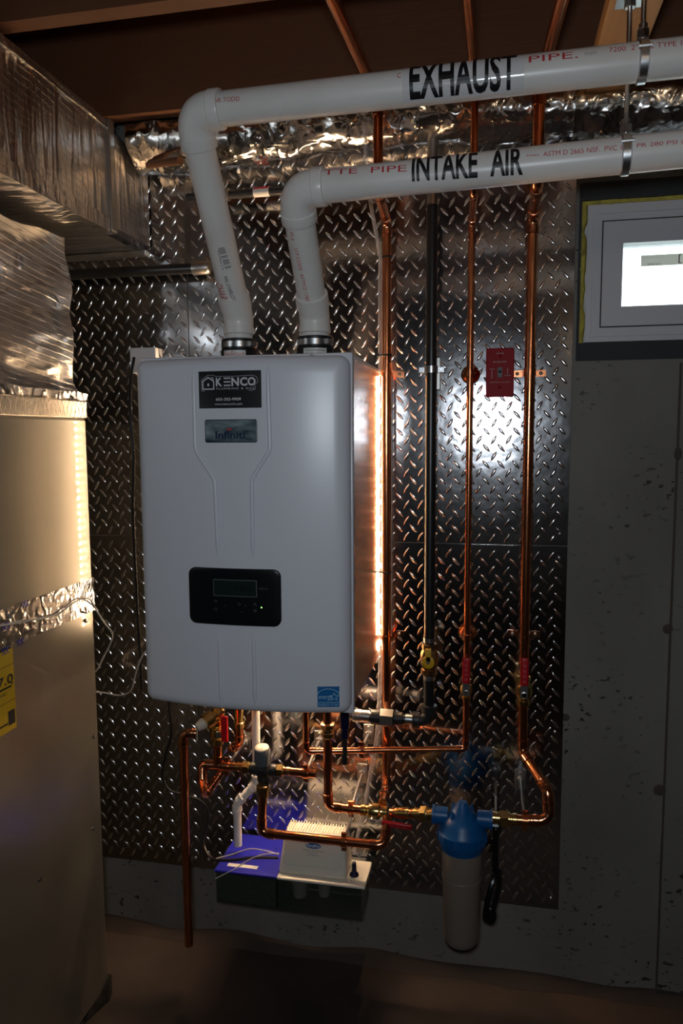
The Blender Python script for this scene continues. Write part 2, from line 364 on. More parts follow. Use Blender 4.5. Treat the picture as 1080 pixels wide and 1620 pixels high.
# ---- lettering: text turned to mesh and laid on a surface by a mapping (u, v) -> point
def text_mesh(s, bold=0.0, spacing=1.0):
    cu = bpy.data.curves.new('t', 'FONT'); cu.body = s; cu.size = 1; cu.offset = bold; cu.space_character = spacing; cu.resolution_u = 3
    o = bpy.data.objects.new('t', cu); COL.objects.link(o); dg = bpy.context.evaluated_depsgraph_get(); dg.update()
    me = bpy.data.meshes.new_from_object(o.evaluated_get(dg)); bpy.data.objects.remove(o); bpy.data.curves.remove(cu)
    bm = bmesh.new(); bm.from_mesh(me); bpy.data.meshes.remove(me); return bm
def lay_text(s, u0, u1, v0, v1, mapf, m, parent, name='lettering', bold=0.0, spacing=1.0, cuts=0):
    bm = text_mesh(s, bold, spacing)
    xs = [v.co.x for v in bm.verts]; ys = [v.co.y for v in bm.verts]
    x0, x1, y0, y1 = min(xs), max(xs), min(ys), max(ys)
    if cuts:
        for k in range(1, cuts):
            yy = y0 + (y1-y0)*k/cuts; bmesh.ops.bisect_plane(bm, geom=bm.verts[:]+bm.edges[:]+bm.faces[:], plane_co=(0, yy, 0), plane_no=(0, 1, 0))
    bm.verts.index_update(); mb = MB()
    mb.add([mapf(u0 + (v.co.x-x0)/(x1-x0)*(u1-u0), v0 + (v.co.y-y0)/(y1-y0)*(v1-v0)) for v in bm.verts], [[v.index for v in f.verts] for f in bm.faces])
    bm.free(); return mb.build(name, m, parent, smooth=0)
def patch(u0, u1, v0, v1, mapf, nu=8, nv=8):
    mb = MB(); vs = [mapf(u0+(u1-u0)*i/nu, v0+(v1-v0)*j/nv) for i in range(nu+1) for j in range(nv+1)]
    return mb.add(vs, [(i*(nv+1)+j, (i+1)*(nv+1)+j, (i+1)*(nv+1)+j+1, i*(nv+1)+j+1) for i in range(nu) for j in range(nv)])
def stroke(pts, w, mapf, close=False):           # a drawn line of width w in (u, v)
    mb = MB(); P = [Vector((p[0], p[1])) for p in pts]
    if close: P.append(P[0])
    for a, b in zip(P[:-1], P[1:]):
        t = (b - a).normalized(); nn = Vector((-t.y, t.x))*w/2; t = t*w*0.4
        mb.add([mapf(*(a-nn-t)), mapf(*(b-nn+t)), mapf(*(b+nn+t)), mapf(*(a+nn-t))], [(0, 1, 2, 3)])
    return mb

# =================================================================== THE ROOM
XL, XR, YN, ZC = -2.7, 2.3, -4.8, 2.45
JZ = 1.45 + 0.765
def struct(mb, name, m, parent=None, smooth=0):
    o = mb.build(name, m, parent, smooth=smooth)
    if not parent: o['kind'] = 'structure'
    return o
struct(MB().box((XL, YN, -0.1), (XR, 0.0, 0.0)), 'floor', 'floor')
ceil_ = struct(MB().box((XL, YN, ZC), (XR, 0.25, ZC+0.03)), 'ceiling', 'deck')
# window opening in the far wall
foamL = at(919, 400, 1.9).x
WX0, WX1 = foamL, foamL + 0.86
WZ0, WZ1 = at(925, 543, 1.9).z, at(925, 318, 1.9).z
BZ0, BZ1, BX0 = at(925, 571, 1.9).z, at(925, 290, 1.9).z, at(911.5, 400, 1.9).x + 0.004
wf = MB()
wf.box((XL-0.2, 0, -0.1), (BX0, 0.22, ZC)); wf.box((BX0, 0, -0.1), (WX1+0.03, 0.22, BZ0)); wf.box((BX0, 0, BZ1), (WX1+0.03, 0.22, ZC)); wf.box((WX1+0.03, 0, -0.1), (XR+0.2, 0.22, ZC))
wall_far = struct(wf, 'wall_far', 'concrete')
struct(MB().box((XL-0.2, YN, -0.1), (XL, 0, ZC)), 'wall_left', 'concrete')
struct(MB().box((XR, YN, -0.1), (XR+0.2, 0, ZC)), 'wall_right', 'concrete')
struct(MB().box((XL-0.2, YN-0.2, -0.1), (XR+0.2, YN, ZC)), 'wall_near', 'concrete')
# form seam ridge and rust spots on the concrete, cove of rubble at the floor joint
sx = at(1066, 800, 1.9).x
mb = MB(); mb.box((sx, -0.0035, 0.02), (sx+0.005, 0.002, BZ0-0.01)); mb.build('form_seam', 'stain', wall_far)
for (px, py, w, h) in ((1072, 718, 0.012, 0.020), (1056, 995, 0.016, 0.016), (1043, 1250, 0.020, 0.018), (894, 1135, 0.014, 0.012)):
    p = at(px, py, 1.9); sphere(MB(), (p.x, 0, p.z), 1, w*0.75, 0.0015, h*0.8, 12).build('rust_spot', 'stain', wall_far)
mb = MB(); pts = []
nseg = 120
vs = []; fs = []
for i in range(nseg+1):
    x = XL + (XR-XL)*i/nseg
    a = 0.018 + 0.012*noise.noise(Vector((x*6, 0, 0))); b_ = 0.035 + 0.02*noise.noise(Vector((x*5, 3, 0)))
    vs += [(x, 0, b_), (x, -a*0.4, b_*0.4), (x, -a, 0.001), (x, 0.0, 0.001)]
for i in range(nseg):
    for k in range(3): fs.append((i*4+k, (i+1)*4+k, (i+1)*4+k+1, i*4+k+1))
mb.add(vs, fs).build('mortar_cove', 'floor', wall_far)
# joists parallel to the wall
for yj in (1.71, 1.30, 0.89, 0.48, 0.07, -0.34, -0.75, -1.16, -1.57, -1.98, -2.39):
    y = Yd(yj); MB().box((XL, y, JZ), (XR, y+0.038, ZC)).build('joist', 'wood', ceil_, smooth=0)
# sill plate on the wall top
MB().box((XL, -0.0, ZC-0.14), (XR, -0.001+0.2, ZC-0.10)).build('sill_plate', 'wood', ceil_, smooth=0)

# window_1
win = bpy.data.objects.new('window_1', None); COL.objects.link(win); win.location = (WX0, 0, WZ0); ORG['window_1'] = Vector((WX0, 0, WZ0)); win['kind'] = 'structure'
def frame(x0, x1, z0, z1, w, ya, yb):
    mb = MB(); mb.box((x0, ya, z0), (x0+w, yb, z1)); mb.box((x1-w, ya, z0), (x1, yb, z1)); mb.box((x0+w, ya, z0), (x1-w, yb, z0+w)); mb.box((x0+w, ya, z1-w), (x1-w, yb, z1)); return mb
mb = MB(); mb.box((BX0, 0.0, BZ0), (WX0+0.0, 0.2, BZ1)); mb.box((WX1, 0.0, BZ0), (WX1+0.03, 0.2, BZ1)); mb.box((WX0, -0.004, WZ1), (WX1, 0.2, BZ1)); mb.box((WX0, -0.004, BZ0), (WX1, 0.2, WZ0)); mb.build('window_buck', 'buck', win, smooth=0)
# spray foam bead, uneven
mb = MB(); vs = []; fs = []; N_ = 40
def foam_pt(i, side):
    return i
for (pa, pb) in (((WX0, WZ0), (WX0, WZ1)), ((WX0, WZ1), (WX1, WZ1)), ((WX1, WZ1), (WX1, WZ0))):
    path = [Vector((pa[0]+(pb[0]-pa[0])*k/N_ , 0.014, pa[1]+(pb[1]-pa[1])*k/N_)) for k in range(N_+1)]
    mb.tube([p + Vector((0.004*noise.noise(p*30), 0, 0.004*noise.noise(p*31+Vector((5, 5, 5))))) for p in path], [0.012 + 0.004*noise.noise(p*40) for p in path], 8)
mb.build('spray_foam', 'foam', win)
fx0 = at(928, 400, 1.905).x; fz0, fz1 = at(940, 541, 1.905).z, at(940, 324, 1.905).z; fx1 = WX1-0.012
fo = MB()
frame_ = frame(fx0, fx1, fz0, fz1, 0.040, 0.006, 0.08).build('window_frame', 'vinylwhite', win, smooth=0)
frame(fx0+0.012, fx1-0.012, fz0+0.012, fz1-0.012, 0.010, 0.002, 0.02).build('frame_bead', 'vinylwhite', frame_, smooth=0)
sxa = at(952, 430, 1.91).x; sz0, sz1 = at(950, 517, 1.91).z, at(955, 352, 1.91).z
frame(sxa-0.003, fx1-0.026, sz0-0.003, sz1+0.003, 0.003, 0.0048, 0.075).build('sash_gap', 'gasket', win, smooth=0)
gx0 = at(982, 430, 1.925).x; gz0, gz1 = at(985, 487, 1.925).z, at(985, 388, 1.925).z
w_ = gx0 - sxa
mb = MB(); mb.box((sxa, 0.004, sz0), (gx0, 0.06, sz1)); mb.box((fx1-0.026-w_, 0.004, sz0), (fx1-0.03, 0.06, sz1)); mb.box((gx0, 0.004, sz0), (fx1-0.026-w_, 0.06, gz0)); mb.box((gx0, 0.004, gz1), (fx1-0.026-w_, 0.06, sz1))
mb.build('sash', 'vinylwhite', win, smooth=0)
MB().box((gx0, 0.034, gz0), (fx1-0.026-w_, 0.038, gz1)).build('pane', 'glass', win, smooth=0)
a = at(1014, 404, 1.93); b2 = at(1080, 418, 1.93)
lb = MB().box((a.x, 0.031, b2.z), (b2.x+0.05, 0.0325, a.z)).build('pane_label', 'pane_paper', win, smooth=0)
def fmap(u, v): return Vector((u, 0.0305, v))
lay_text('|||||||| ||| ||', a.x+0.016, a.x+0.045, b2.z+0.001, b2.z+0.006, fmap, 'ink_black', lb)
lay_text('[', b2.x-0.010, b2.x-0.004, b2.z+0.003, a.z-0.002, fmap, 'ink_black', lb)
lay_text('U-Factor rating', a.x+0.004, a.x+0.05, a.z-0.008, a.z-0.004, fmap, 'ink_pale', lb)

# =================================================================== TREAD PLATE
PX0, PXM, PX1 = -1.45, -0.4215*1.9, 0.0965*1.9
PZB, PZS, PZT = 1.45-1.229, 1.45-0.271, 1.45+0.742
TH = 0.003
# one raised lozenge, as a height grid
UU, VV = 8, 4
def tread_local():
    vs = []
    for i in range(UU+1):
        u = -1 + 2*i/UU; w = 0.0040*(max(0, 1-abs(u)**1.7))**0.8 + 0.00015
        for j in range(VV+1):
            v = -1 + 2*j/VV; vs.append((u*0.0145, v*w, 0.0019*(1-v*v)*(1-u**4)))
    fs = [(i*(VV+1)+j, (i+1)*(VV+1)+j, (i+1)*(VV+1)+j+1, i*(VV+1)+j+1) for i in range(UU) for j in range(VV)]
    return np.array(vs), np.array(fs)
TV, TF = tread_local()
def sheet(x0, x1, z0, z1, label):
    root = thing('tread_plate', label, 'metal sheet', ((x0+x1)/2, 0, z0), None)
    mb = MB(); rbox(mb, (x0+0.0006, -TH, z0+0.0006), (x1-0.0006, -0.0004, z1-0.0006), 0.0008, 1); mb.build('sheet', 'plate', root)
    V = []; F_ = []; k = 0; o = np.array(root.location)
    dx, dz = 0.0362, 0.0412
    for iz in range(int(math.floor(z0/dz))-1, int(z1/dz)+2):
        for ix in range(int(math.floor(x0/dx))-1, int(x1/dx)+2):
            for (ox, oz, ang) in ((0, 0, 60), (0.5, 0.5, -48)):
                cx, cz = (ix+ox)*dx, (iz+oz)*dz
                if not (x0+0.013 < cx < x1-0.013 and z0+0.014 < cz < z1-0.014): continue
                c_, s_ = math.cos(math.radians(ang)), math.sin(math.radians(ang))
                P = np.stack([cx + TV[:,0]*c_ - TV[:,1]*s_, -TH - TV[:,2] + 0.00005, cz + TV[:,0]*s_ + TV[:,1]*c_], 1) - o
                V.append(P); F_.append(TF + k); k += len(TV)
    V = np.concatenate(V); F_ = np.concatenate(F_)
    me = bpy.data.meshes.new('raised_treads'); me.from_pydata(V.tolist(), [], F_.tolist()); me.update()
    me.materials.append(M['tread']); me.polygons.foreach_set('use_smooth', [True]*len(me.polygons))
    ob = bpy.data.objects.new('raised_treads', me); COL.objects.link(ob); ob.parent = root; ob['kind'] = 'stuff'
    for sx_ in (x0+0.02, x1-0.02):
        for sz_ in (z0+0.03, (z0+z1)/2, z1-0.03):
            MB().lathe((sx_, -TH, sz_), (0, -1, 0), [(0, 0.0045), (0.001, 0.0045), (0.0022, 0.003), (0.0025, 0.0005)], 12).build('screw', 'zinc', root)
    return root
sheet(PX0, PXM, PZS, PZT, 'upper left polished tread plate sheet, behind the duct and the horizontal black pipe')
sheet(PX0, PXM, PZB, PZS, 'lower left polished tread plate sheet, between furnace cabinet and boiler')
sheet(PXM, PX1, PZS, PZT, 'upper right polished tread plate sheet, behind the vertical pipes and red switch')
sheet(PXM, PX1, PZB, PZS, 'lower right polished tread plate sheet, behind the valves and blue filter')

# =================================================================== FURNACE AND DUCTS
FX = -0.966; FYB = Yd(1.65); FYF = FYB - 0.78
fz = 1.45 + 0.047                                  # cabinet top
fur = thing('furnace', 'beige steel furnace cabinet with foil tape band and yellow label at left edge', 'furnace', (FX-0.25, (FYB+FYF)/2, 0))
mb = MB(); rbox(mb, (FX-0.53, FYF, 0.03), (FX, FYB, fz), 0.006, 3); mb.build('cabinet', 'cabinet', fur)
mb = MB(); mb.box((FX-0.55, FYF-0.02, 0.0), (FX-0.02, FYB-0.01, 0.03)); 
mb.add([(FX-0.01, FYB-0.10, 0.0), (FX+0.012, FYB-0.02, 0.0), (FX+0.006, FYB+0.008, 0.0), (FX-0.02, FYB+0.01, 0.0), (FX-0.01, FYB-0.08, 0.02), (FX+0.008, FYB-0.02, 0.045), (FX+0.006, FYB+0.006, 0.055), (FX-0.02, FYB+0.008, 0.05)],
       [(0,1,2,3),(4,5,6,7),(0,1,5,4),(1,2,6,5),(2,3,7,6),(3,0,4,7)]); mb.build('rubber_pad', 'darkpad', fur)
# tape band on the side face, sloping as in a strip round the cabinet joint
def side_map(off):
    return lambda u, v: Vector((FX+off, u, v))
ta, tb = atx(0, 963, FX), atx(148, 915, FX); tc_, td = atx(0, 1024, FX), atx(153, 960, FX)
zt_, zb_ = (ta.z+tb.z)/2, (tc_.z+td.z)/2
def tapemap(u, v):
    return Vector((FX + 0.0012 + 0.0012*noise.noise(Vector((u*40, v*40, 1))), u, v))
patch(FYF+0.01, FYB+0.004, zb_, zt_, tapemap, 90, 14).build('foil_tape', 'foil_tape', fur)
patch(FYF+0.01, FYB+0.004, zb_-0.006, zb_+0.012, lambda u, v: tapemap(u, v)+Vector((0.001, 0, 0)), 90, 3).build('foil_tape', 'foil_tape', fur)
for px, py in ((8, 990), (38, 955), (6, 1030), (30, 1016)):
    p = atx(px, py, FX); lay_text('XX', p.y-0.012, p.y+0.012, p.z-0.007, p.z+0.007, side_map(0.0038), 'deck_blue', fur, bold=0.02)
for px, py in ((135, 982), (148, 1168-3), (62, 1391), (146, 1311), (16, 975)):
    p = atx(px, py, FX); MB().lathe((FX, p.y, p.z), (1, 0, 0), [(0, 0.0055), (0.0015, 0.0055), (0.004, 0.0045), (0.0045, 0.001)], 6).build('screw', 'zinc', fur)
# yellow label
p1, p2 = atx(19, 1018, FX), atx(25, 1150, FX); yR = (p1.y+p2.y)/2; zT, zB = p1.z, p2.z
lbl = patch(yR-0.12, yR, zB, zT, side_map(0.0016), 2, 2).build('energy_label', 'label_yellow', fur, smooth=0)
sm = side_map(0.0022)
lay_text('97.0', yR-0.075, yR-0.004, zB+0.62*(zT-zB)-0.012, zB+0.62*(zT-zB)+0.008, sm, 'ink_black', lbl, bold=0.02)
for zf, w, u1 in ((0.77, 0.0012, 0.0), (0.52, 0.004, 0.010), (0.35, 0.0012, 0.0), (0.10, 0.004, 0.028)):
    stroke([(yR-0.115, zB+zf*(zT-zB)), (yR-u1-0.002, zB+zf*(zT-zB))], w, sm).build('rule', 'ink_black', lbl, smooth=0)
stroke([(yR-0.115, zT-0.006), (yR-0.006, zT-0.006)], 0.004, sm).build('rule', 'ink_black', lbl, smooth=0)
patch(yR-0.026, yR-0.004, zB+0.012, zB+0.042, sm, 1, 1).build('printed_mark', 'ink_black', lbl, smooth=0)
lay_text('AFUE', yR-0.10, yR-0.025, zB+0.44*(zT-zB), zB+0.47*(zT-zB), sm, 'ink_black', lbl)
mb = MB().add([sm(yR-0.012, zB+0.555*(zT-zB)), sm(yR-0.004, zB+0.555*(zT-zB)), sm(yR-0.008, zB+0.525*(zT-zB))], [(0, 1, 2)]); mb.build('pointer', 'ink_black', lbl, smooth=0)

# plenum above the cabinet, wrapped in crinkled foil
PXF = FX - 0.022; pz1 = 1.45 + 0.466
pl = thing('plenum', 'crinkled foil wrapped supply plenum sitting on top of the furnace', 'duct', (FX-0.25, (FYB+FYF)/2, fz))
def dsp(amp, s1, s2=0.0):
    def f(p):
        q = noise.noise_vector(Vector((p.x*s1, p.y*s1*0.7, p.z*s1*2.4)))*amp
        q += noise.noise_vector(p*s1*3)*amp*0.35
        flare = max(0.0, 1-(p.z-fz-0.035)/0.05) if p.z < fz+0.085 else 0.0
        flare = min(1.0, flare)
        return p + q*(1-flare*0.85) + Vector((0.030*flare if p.x > FX-0.3 else 0, (0.012*flare if p.y > -0.5 else 0), 0))
    return f
boxgrid(MB(), (FX-0.50, FYF+0.03, fz+0.03), (PXF-0.006, FYB-0.012, pz1), 0.02, dsp(0.020, 4.2)).build('foil_wrap', 'foil_plenum', pl, smooth=60)
mb = MB(); rbox(mb, (FX-0.53, FYF, fz-0.001), (FX+0.004, FYB+0.003, fz+0.045), 0.006, 2); mb.build('foil_collar', 'foil_net', pl)
mb = MB(); boxgrid(mb, (FX-0.53, FYF, fz+0.045), (FX+0.006, FYB+0.004, fz+0.062), 0.012, lambda p: p + noise.noise_vector(p*25)*0.004); mb.build('foil_seam', 'foil_tape', pl, smooth=60)
# trunk duct under the joists, running to the wall
DX = -0.4725*1.9; DZT, DZB = 1.45+0.735, 1.45+0.492
dk = thing('trunk_duct', 'foil faced rectangular trunk duct under the joists at upper left', 'duct', (DX-0.25, -0.8, DZB))
def ddsp(p):
    return p + noise.noise_vector(Vector((p.x*3, p.y*9, p.z*2.0)))*0.0045
ycl = atx(171, 300, DX).y
boxgrid(MB(), (DX-0.50, -2.3, DZB), (DX, ycl, DZT), 0.02, ddsp).build('duct_body', 'foil_duct', dk, smooth=50)
boxgrid(MB(), (DX-0.50, ycl, DZB), (DX-0.003, -0.011, DZT-0.012), 0.02, ddsp).build('duct_body', 'foil_duct', dk, smooth=50)
mb = MB(); rbox(mb, (DX-0.01, ycl-0.004, DZB-0.004), (DX+0.010, ycl+0.022, DZT+0.008), 0.003, 2); mb.build('drive_cleat', 'galv', dk)
def tw(p): return p + noise.noise_vector(p*22)*0.002
boxgrid(MB(), (DX-0.012, -2.3, DZT-0.012), (DX+0.004, ycl-0.006, DZT+0.004), 0.012, tw).build('corner_tape', 'foil_duct', dk, smooth=60)
boxgrid(MB(), (DX-0.02, -2.3, DZB-0.006), (DX+0.005, ycl-0.006, DZB+0.026), 0.014, tw).build('corner_tape', 'foil_duct', dk, smooth=60)
boxgrid(MB(), (DX-0.02, ycl+0.024, DZB-0.005), (DX+0.004, -0.006, DZB+0.010), 0.010, tw).build('corner_tape', 'foil_tape', dk, smooth=60)
boxgrid(MB(), (DX-0.48, -0.03, DZB-0.012), (DX-0.01, -0.004, DZB-0.001), 0.012, tw).build('wall_flange', 'galv', dk, smooth=60)

# foil insulation roll tucked along the top of the wall
ins = thing('rim_insulation', 'crushed foil faced insulation roll along wall top behind the white pipes', 'insulation', (0.0, -0.08, 1.45+0.68))
def roll(x0, x1, n_, r0, seed, sag, name, m='foil_roll', dd=1.80, zc=0.755):
    vs = []; fs = []; S = 28
    for i in range(n_+1):
        t = i/n_; x = x0+(x1-x0)*t
        for k in range(S):
            a = 2*math.pi*k/S; ca, sa = math.cos(a), math.sin(a)
            q = Vector((x*5+seed, ca*1.2, sa*1.2)); rr_ = 1 + 0.16*noise.noise(q) + 0.10*noise.noise(q*3.1) + 0.05*noise.noise(q*8)
            y = Yd(1.812) + ca*0.075*rr_; z = 1.45 + zc - sag(t) + sa*r0(t)*rr_
            vs.append((x, min(max(y, -0.148 if z > JZ-0.01 else -9), -0.006), min(z, JZ-0.004 if y < -0.14 else JZ+0.05)))
    for i in range(n_):
        for k in range(S): fs.append((i*S+k, i*S+(k+1)%S, (i+1)*S+(k+1)%S, (i+1)*S+k))
    fs.append(tuple(range(S))); fs.append(tuple(n_*S+k for k in range(S)))
    return MB().add(vs, fs).build(name, m, ins, smooth=70)
roll(-0.885, -0.545, 40, lambda t: 0.095, 1.0, lambda t: 0.0, 'foil_roll')
roll(-0.60, 0.21, 90, lambda t: 0.078, 7.0, lambda t: 0.0, 'foil_roll')
roll(0.16, 2.25, 160, lambda t: 0.085+0.02*t, 12.0, lambda t: 0.012+0.02*math.sin(t*3), 'foil_roll')
mb = MB(); vs = []; 
tape = patch(0, 1, 0, 1, lambda u, v: Vector((-0.30+0.05*v+0.07*(1-u), Yd(1.80)-0.100-0.002*math.sin(u*3.14)+0.05*(1-u), 1.45+0.685+0.10*u)), 10, 4)
tape.build('foil_tape_strip', 'foil_tape', ins)

# =================================================================== WHITE VENT PIPES
R2 = 0.0302
class Cyl:
    def __init__(s, a, b, r):
        s.a = Vector(a); s.b = Vector(b); s.t = (s.b-s.a).normalized(); s.r = r
        e = (CAMP - s.a); e = (e - s.t*e.dot(s.t)).normalized(); s.e1 = e; s.e2 = e.cross(s.t)
    def hit(s, px, py):
        d = ray(px, py); o = CAMP - s.a; dp = d - s.t*d.dot(s.t); op = o - s.t*o.dot(s.t)
        A = dp.dot(dp); B = 2*dp.dot(op); C = op.dot(op) - s.r**2; D = B*B-4*A*C
        k = (-B - math.sqrt(max(D, 0)))/(2*A); p = CAMP + d*k; q = p - s.a; u = q.dot(s.t); q -= s.t*u
        return u, math.atan2(q.dot(s.e2), q.dot(s.e1))
    def map(s, off):
        return lambda u, v: s.a + s.t*u + (s.e1*math.cos(v) + s.e2*math.sin(v))*(s.r+off)
def vent(name, label, base, top, corner, end, loc):
    root = thing(name, label, 'pipe', loc)
    base, top, corner, end = map(Vector, (base, top, corner, end))
    d1 = (corner-top).normalized(); d2 = (end-corner).normalized()
    # vertical stub, lower bend
    MB().tube([base, top - Vector((0, 0, 0.012))], R2, 28).build('pipe', 'pvc', root)
    arc = fillet([top - Vector((0, 0, 0.035)), top, top + d1*0.035], 0.05, 8)
    mb = MB().tube(arc, R2*1.09, 28)
    mb.lathe(top + d1*0.022, d1, [(0, R2*1.05), (0.001, R2*1.16), (0.032, R2*1.16), (0.034, R2*1.0)], 28)
    mb.lathe(top - Vector((0, 0, 0.022)), (0, 0, -1), [(0, R2*1.05), (0.001, R2*1.13), (0.014, R2*1.13), (0.016, R2*1.0)], 28)
    mb.build('elbow', 'pvc_fit', root)
    A = corner - d1*0.045; B = corner + d2*0.042
    MB().tube([top + d1*0.03, A], R2, 28).build('pipe', 'pvc', root)
    arc = [A*(1-u)**2 + corner*2*u*(1-u) + B*u*u for u in [k/12 for k in range(13)]]
    mb = MB().tube(arc, R2*1.12, 28)
    for q, dd in ((A, -d1), (B, d2)):
        mb.lathe(q - dd*0.004, dd, [(0, R2*1.1), (0.002, R2*1.18), (0.020, R2*1.18), (0.022, R2*1.15), (0.023, R2*1.0)], 28)
    mb.build('elbow', 'pvc_fit', root)
    MB().tube([B, end], R2, 28).build('pipe', 'pvc', root)
    return root, Cyl(corner, end, R2), Cyl(corner, top, R2)
HT = 1.45 + 0.1612                               # heater top
eb = at(378, 540, 1.61); et = at(376, 503, 1.61); et.x = eb.x; ec = at(303, 178, 1.37)
ex_r = at(1060, 93, 1.355); t_ = (ex_r-ec); ex_end = ec + t_*3.3
exh, exC, exR = vent('exhaust_pipe', 'upper white plastic vent pipe marked EXHAUST, leaving boiler at left', (eb.x, eb.y, HT+0.01), et, ec, ex_end, (eb.x, eb.y, HT+0.01))
ib = at(498, 540, 1.61); it = at(497, 500, 1.61); it.x = ib.x; ic = at(466, 300, 1.42); in_r = at(1060, 238, 1.39)
intk, inC, inR = vent('intake_pipe', 'lower white plastic vent pipe marked INTAKE AIR, leaving boiler at right', (ib.x, ib.y, HT+0.01), it, ic, ic + (in_r-ic)*3.3, (ib.x, ib.y, HT+0.01))
def cyl_text(C, s, pxa, pya, pxb, pyb, hh, m, parent, off=0.0006, bold=0.0, spacing=1.0, name='lettering', cuts=6, backing=None):
    ua, va = C.hit(pxa, pya); ub, vb = C.hit(pxb, pyb); f = C.map(off); hv = hh/C.r/2; L = ub-ua
    g2 = lambda u, v: f(u, v + va + (vb-va)*(u-ua)/L)
    if backing:
        patch(ua-backing[0], ub+backing[0], -backing[1], backing[1], lambda u, v: C.map(off-0.0003)(u, v + va + (vb-va)*(u-ua)/L), 12, 14).build('clear_label', 'clear_label', parent)
    return lay_text(s, ua, ub, -hv, hv, g2, m, parent, name=name, bold=bold, spacing=spacing, cuts=cuts)
cyl_text(exC, 'EXHAUST', 647, 125, 817, 107, 0.068, 'ink_black', exh, bold=0.028, cuts=12, backing=(0.012, 1.25))
cyl_text(exC, 'AR TODD', 338, 159, 379, 156, 0.008, 'ink_red', exh, cuts=2)
cyl_text(exC, 'C', 628, 120, 634, 119, 0.010, 'ink_red', exh, cuts=2)
cyl_text(exC, 'PIPE.', 836, 94, 914, 86, 0.013, 'ink_red', exh, cuts=3)
cyl_text(exC, 'mm', 925, 86, 943, 84, 0.006, 'ink_pale', exh, cuts=2)
cyl_text(exC, '7200  2"PVC TYPE 1  SDR', 963, 79, 1115, 64, 0.010, 'ink_red', exh, cuts=3)
cyl_text(inC, 'INTAKE', 651, 264, 755, 257, 0.050, 'ink_black', intk, bold=0.028, cuts=12)
cyl_text(inC, 'AIR', 775, 255, 827, 252, 0.050, 'ink_black', intk, bold=0.028, cuts=12)
cyl_text(inC, 'TTE  PIPE', 511, 273, 643, 266, 0.0125, 'ink_red', intk, cuts=3)
cyl_text(inC, 'Index', 833, 246, 853, 245, 0.004, 'ink_red', intk, cuts=2)
cyl_text(inC, 'ASTM D 2665 NSF.  PVC 1', 859, 244, 983, 233, 0.0085, 'ink_red', intk, cuts=3)
cyl_text(inC, 'PR 280 PSI @ 73', 1007, 231, 1110, 222, 0.0085, 'ink_red', intk, cuts=3)
cyl_text(exR, 'CHAR', 345, 448, 354, 474, 0.022, 'ink_red', exh, cuts=3)
cyl_text(exR, 'MAL-CHARLOTT', 356, 437, 371, 478, 0.008, 'ink_black', exh, cuts=3)
cyl_text(exR, '||||| || |||| ||', 350, 392, 361, 424, 0.013, 'ink_black', exh, bold=0.02, cuts=3)
cyl_text(exR, 'fluid flow 2 in', 345, 396, 353, 427, 0.004, 'ink_black', exh, cuts=2)
cyl_text(inR, 'U.P.CODE  ASTM D 1785-', 468, 393, 487, 479, 0.008, 'ink_red', intk, cuts=3)
cyl_text(inR, 'W.4', 461, 366, 463, 380, 0.008, 'ink_red', intk, cuts=3)

# hangers for the vent pipes
brd = at(1010, 0, 1.0)
bx0 = atz(965, 0, JZ-0.038).x; bx1 = bx0 + 0.089
mb = MB(); rbox(mb, (bx0, Yd(0.75), JZ-0.038), (bx1, Yd(1.748), JZ-0.0005), 0.003, 2)
tag(mb.build('nailer_board', 'wood_light'), 'pale pine board nailed under the joists above the pipe clamps', 'board')
def clamp(C, px, py, label, rodtop):
    u, v = C.hit(px, py); c0 = C.a + C.t*u; root = thing('pipe_clamp', label, 'clamp', c0 + Vector((0, 0, R2)))
    ring = MB(); vs = []; S = 28; 
    for k in range(S):
        a = 2*math.pi*k/S; rad = C.e1*math.cos(a)+C.e2*math.sin(a)
        for du, dr in ((-0.008, 0.0003), (-0.006, 0.0035), (0.006, 0.0035), (0.008, 0.0003)): vs.append(c0 + C.t*du + rad*(R2+dr))
    ring.add(vs, [(k*4+j, k*4+j+1, ((k+1)%S)*4+j+1, ((k+1)%S)*4+j) for k in range(S) for j in range(3)]); ring.build('clamp_ring', 'zinc', root)
    top = c0 + Vector((0, 0, R2+0.002)); mb = MB(); hexnut(mb, top + Vector((0, 0, 0.010)), (0, 0, 1), 0.010, 0.016); mb.lathe(top, (0, 0, 1), [(0, 0.007), (0.026, 0.007)], 12)
    mb.build('clamp_nut', 'zinc', root)
    MB().lathe(c0 + (C.e1*0.8+Vector((0, 0, 0.6))).normalized()*(R2+0.002), C.t, [(-0.010, 0.0035), (0.010, 0.0035)], 8).build('clamp_bolt', 'zinc', root)
    n_ = int((rodtop-top.z)/0.003); prof = []
    for i in range(n_): prof += [(i*0.003, 0.0045), (i*0.003+0.0015, 0.0038)]
    MB().lathe(top, (0, 0, 1), prof, 10).build('threaded_rod', 'zinc', root, smooth=60)
    mb = MB(); mb.box((top.x-0.022, top.y-0.022, rodtop-0.003), (top.x+0.022, top.y+0.022, rodtop)); hexnut(mb, (top.x, top.y, rodtop-0.009), (0, 0, 1), 0.010, 0.010); mb.build('ceiling_flange', 'zinc', root)
clamp(exC, 1020, 90, 'zinc ring clamp on threaded rod holding the EXHAUST pipe at right', JZ-0.0385)
clamp(inC, 992, 240, 'zinc ring clamp on long threaded rod holding the INTAKE AIR pipe', JZ-0.0385)

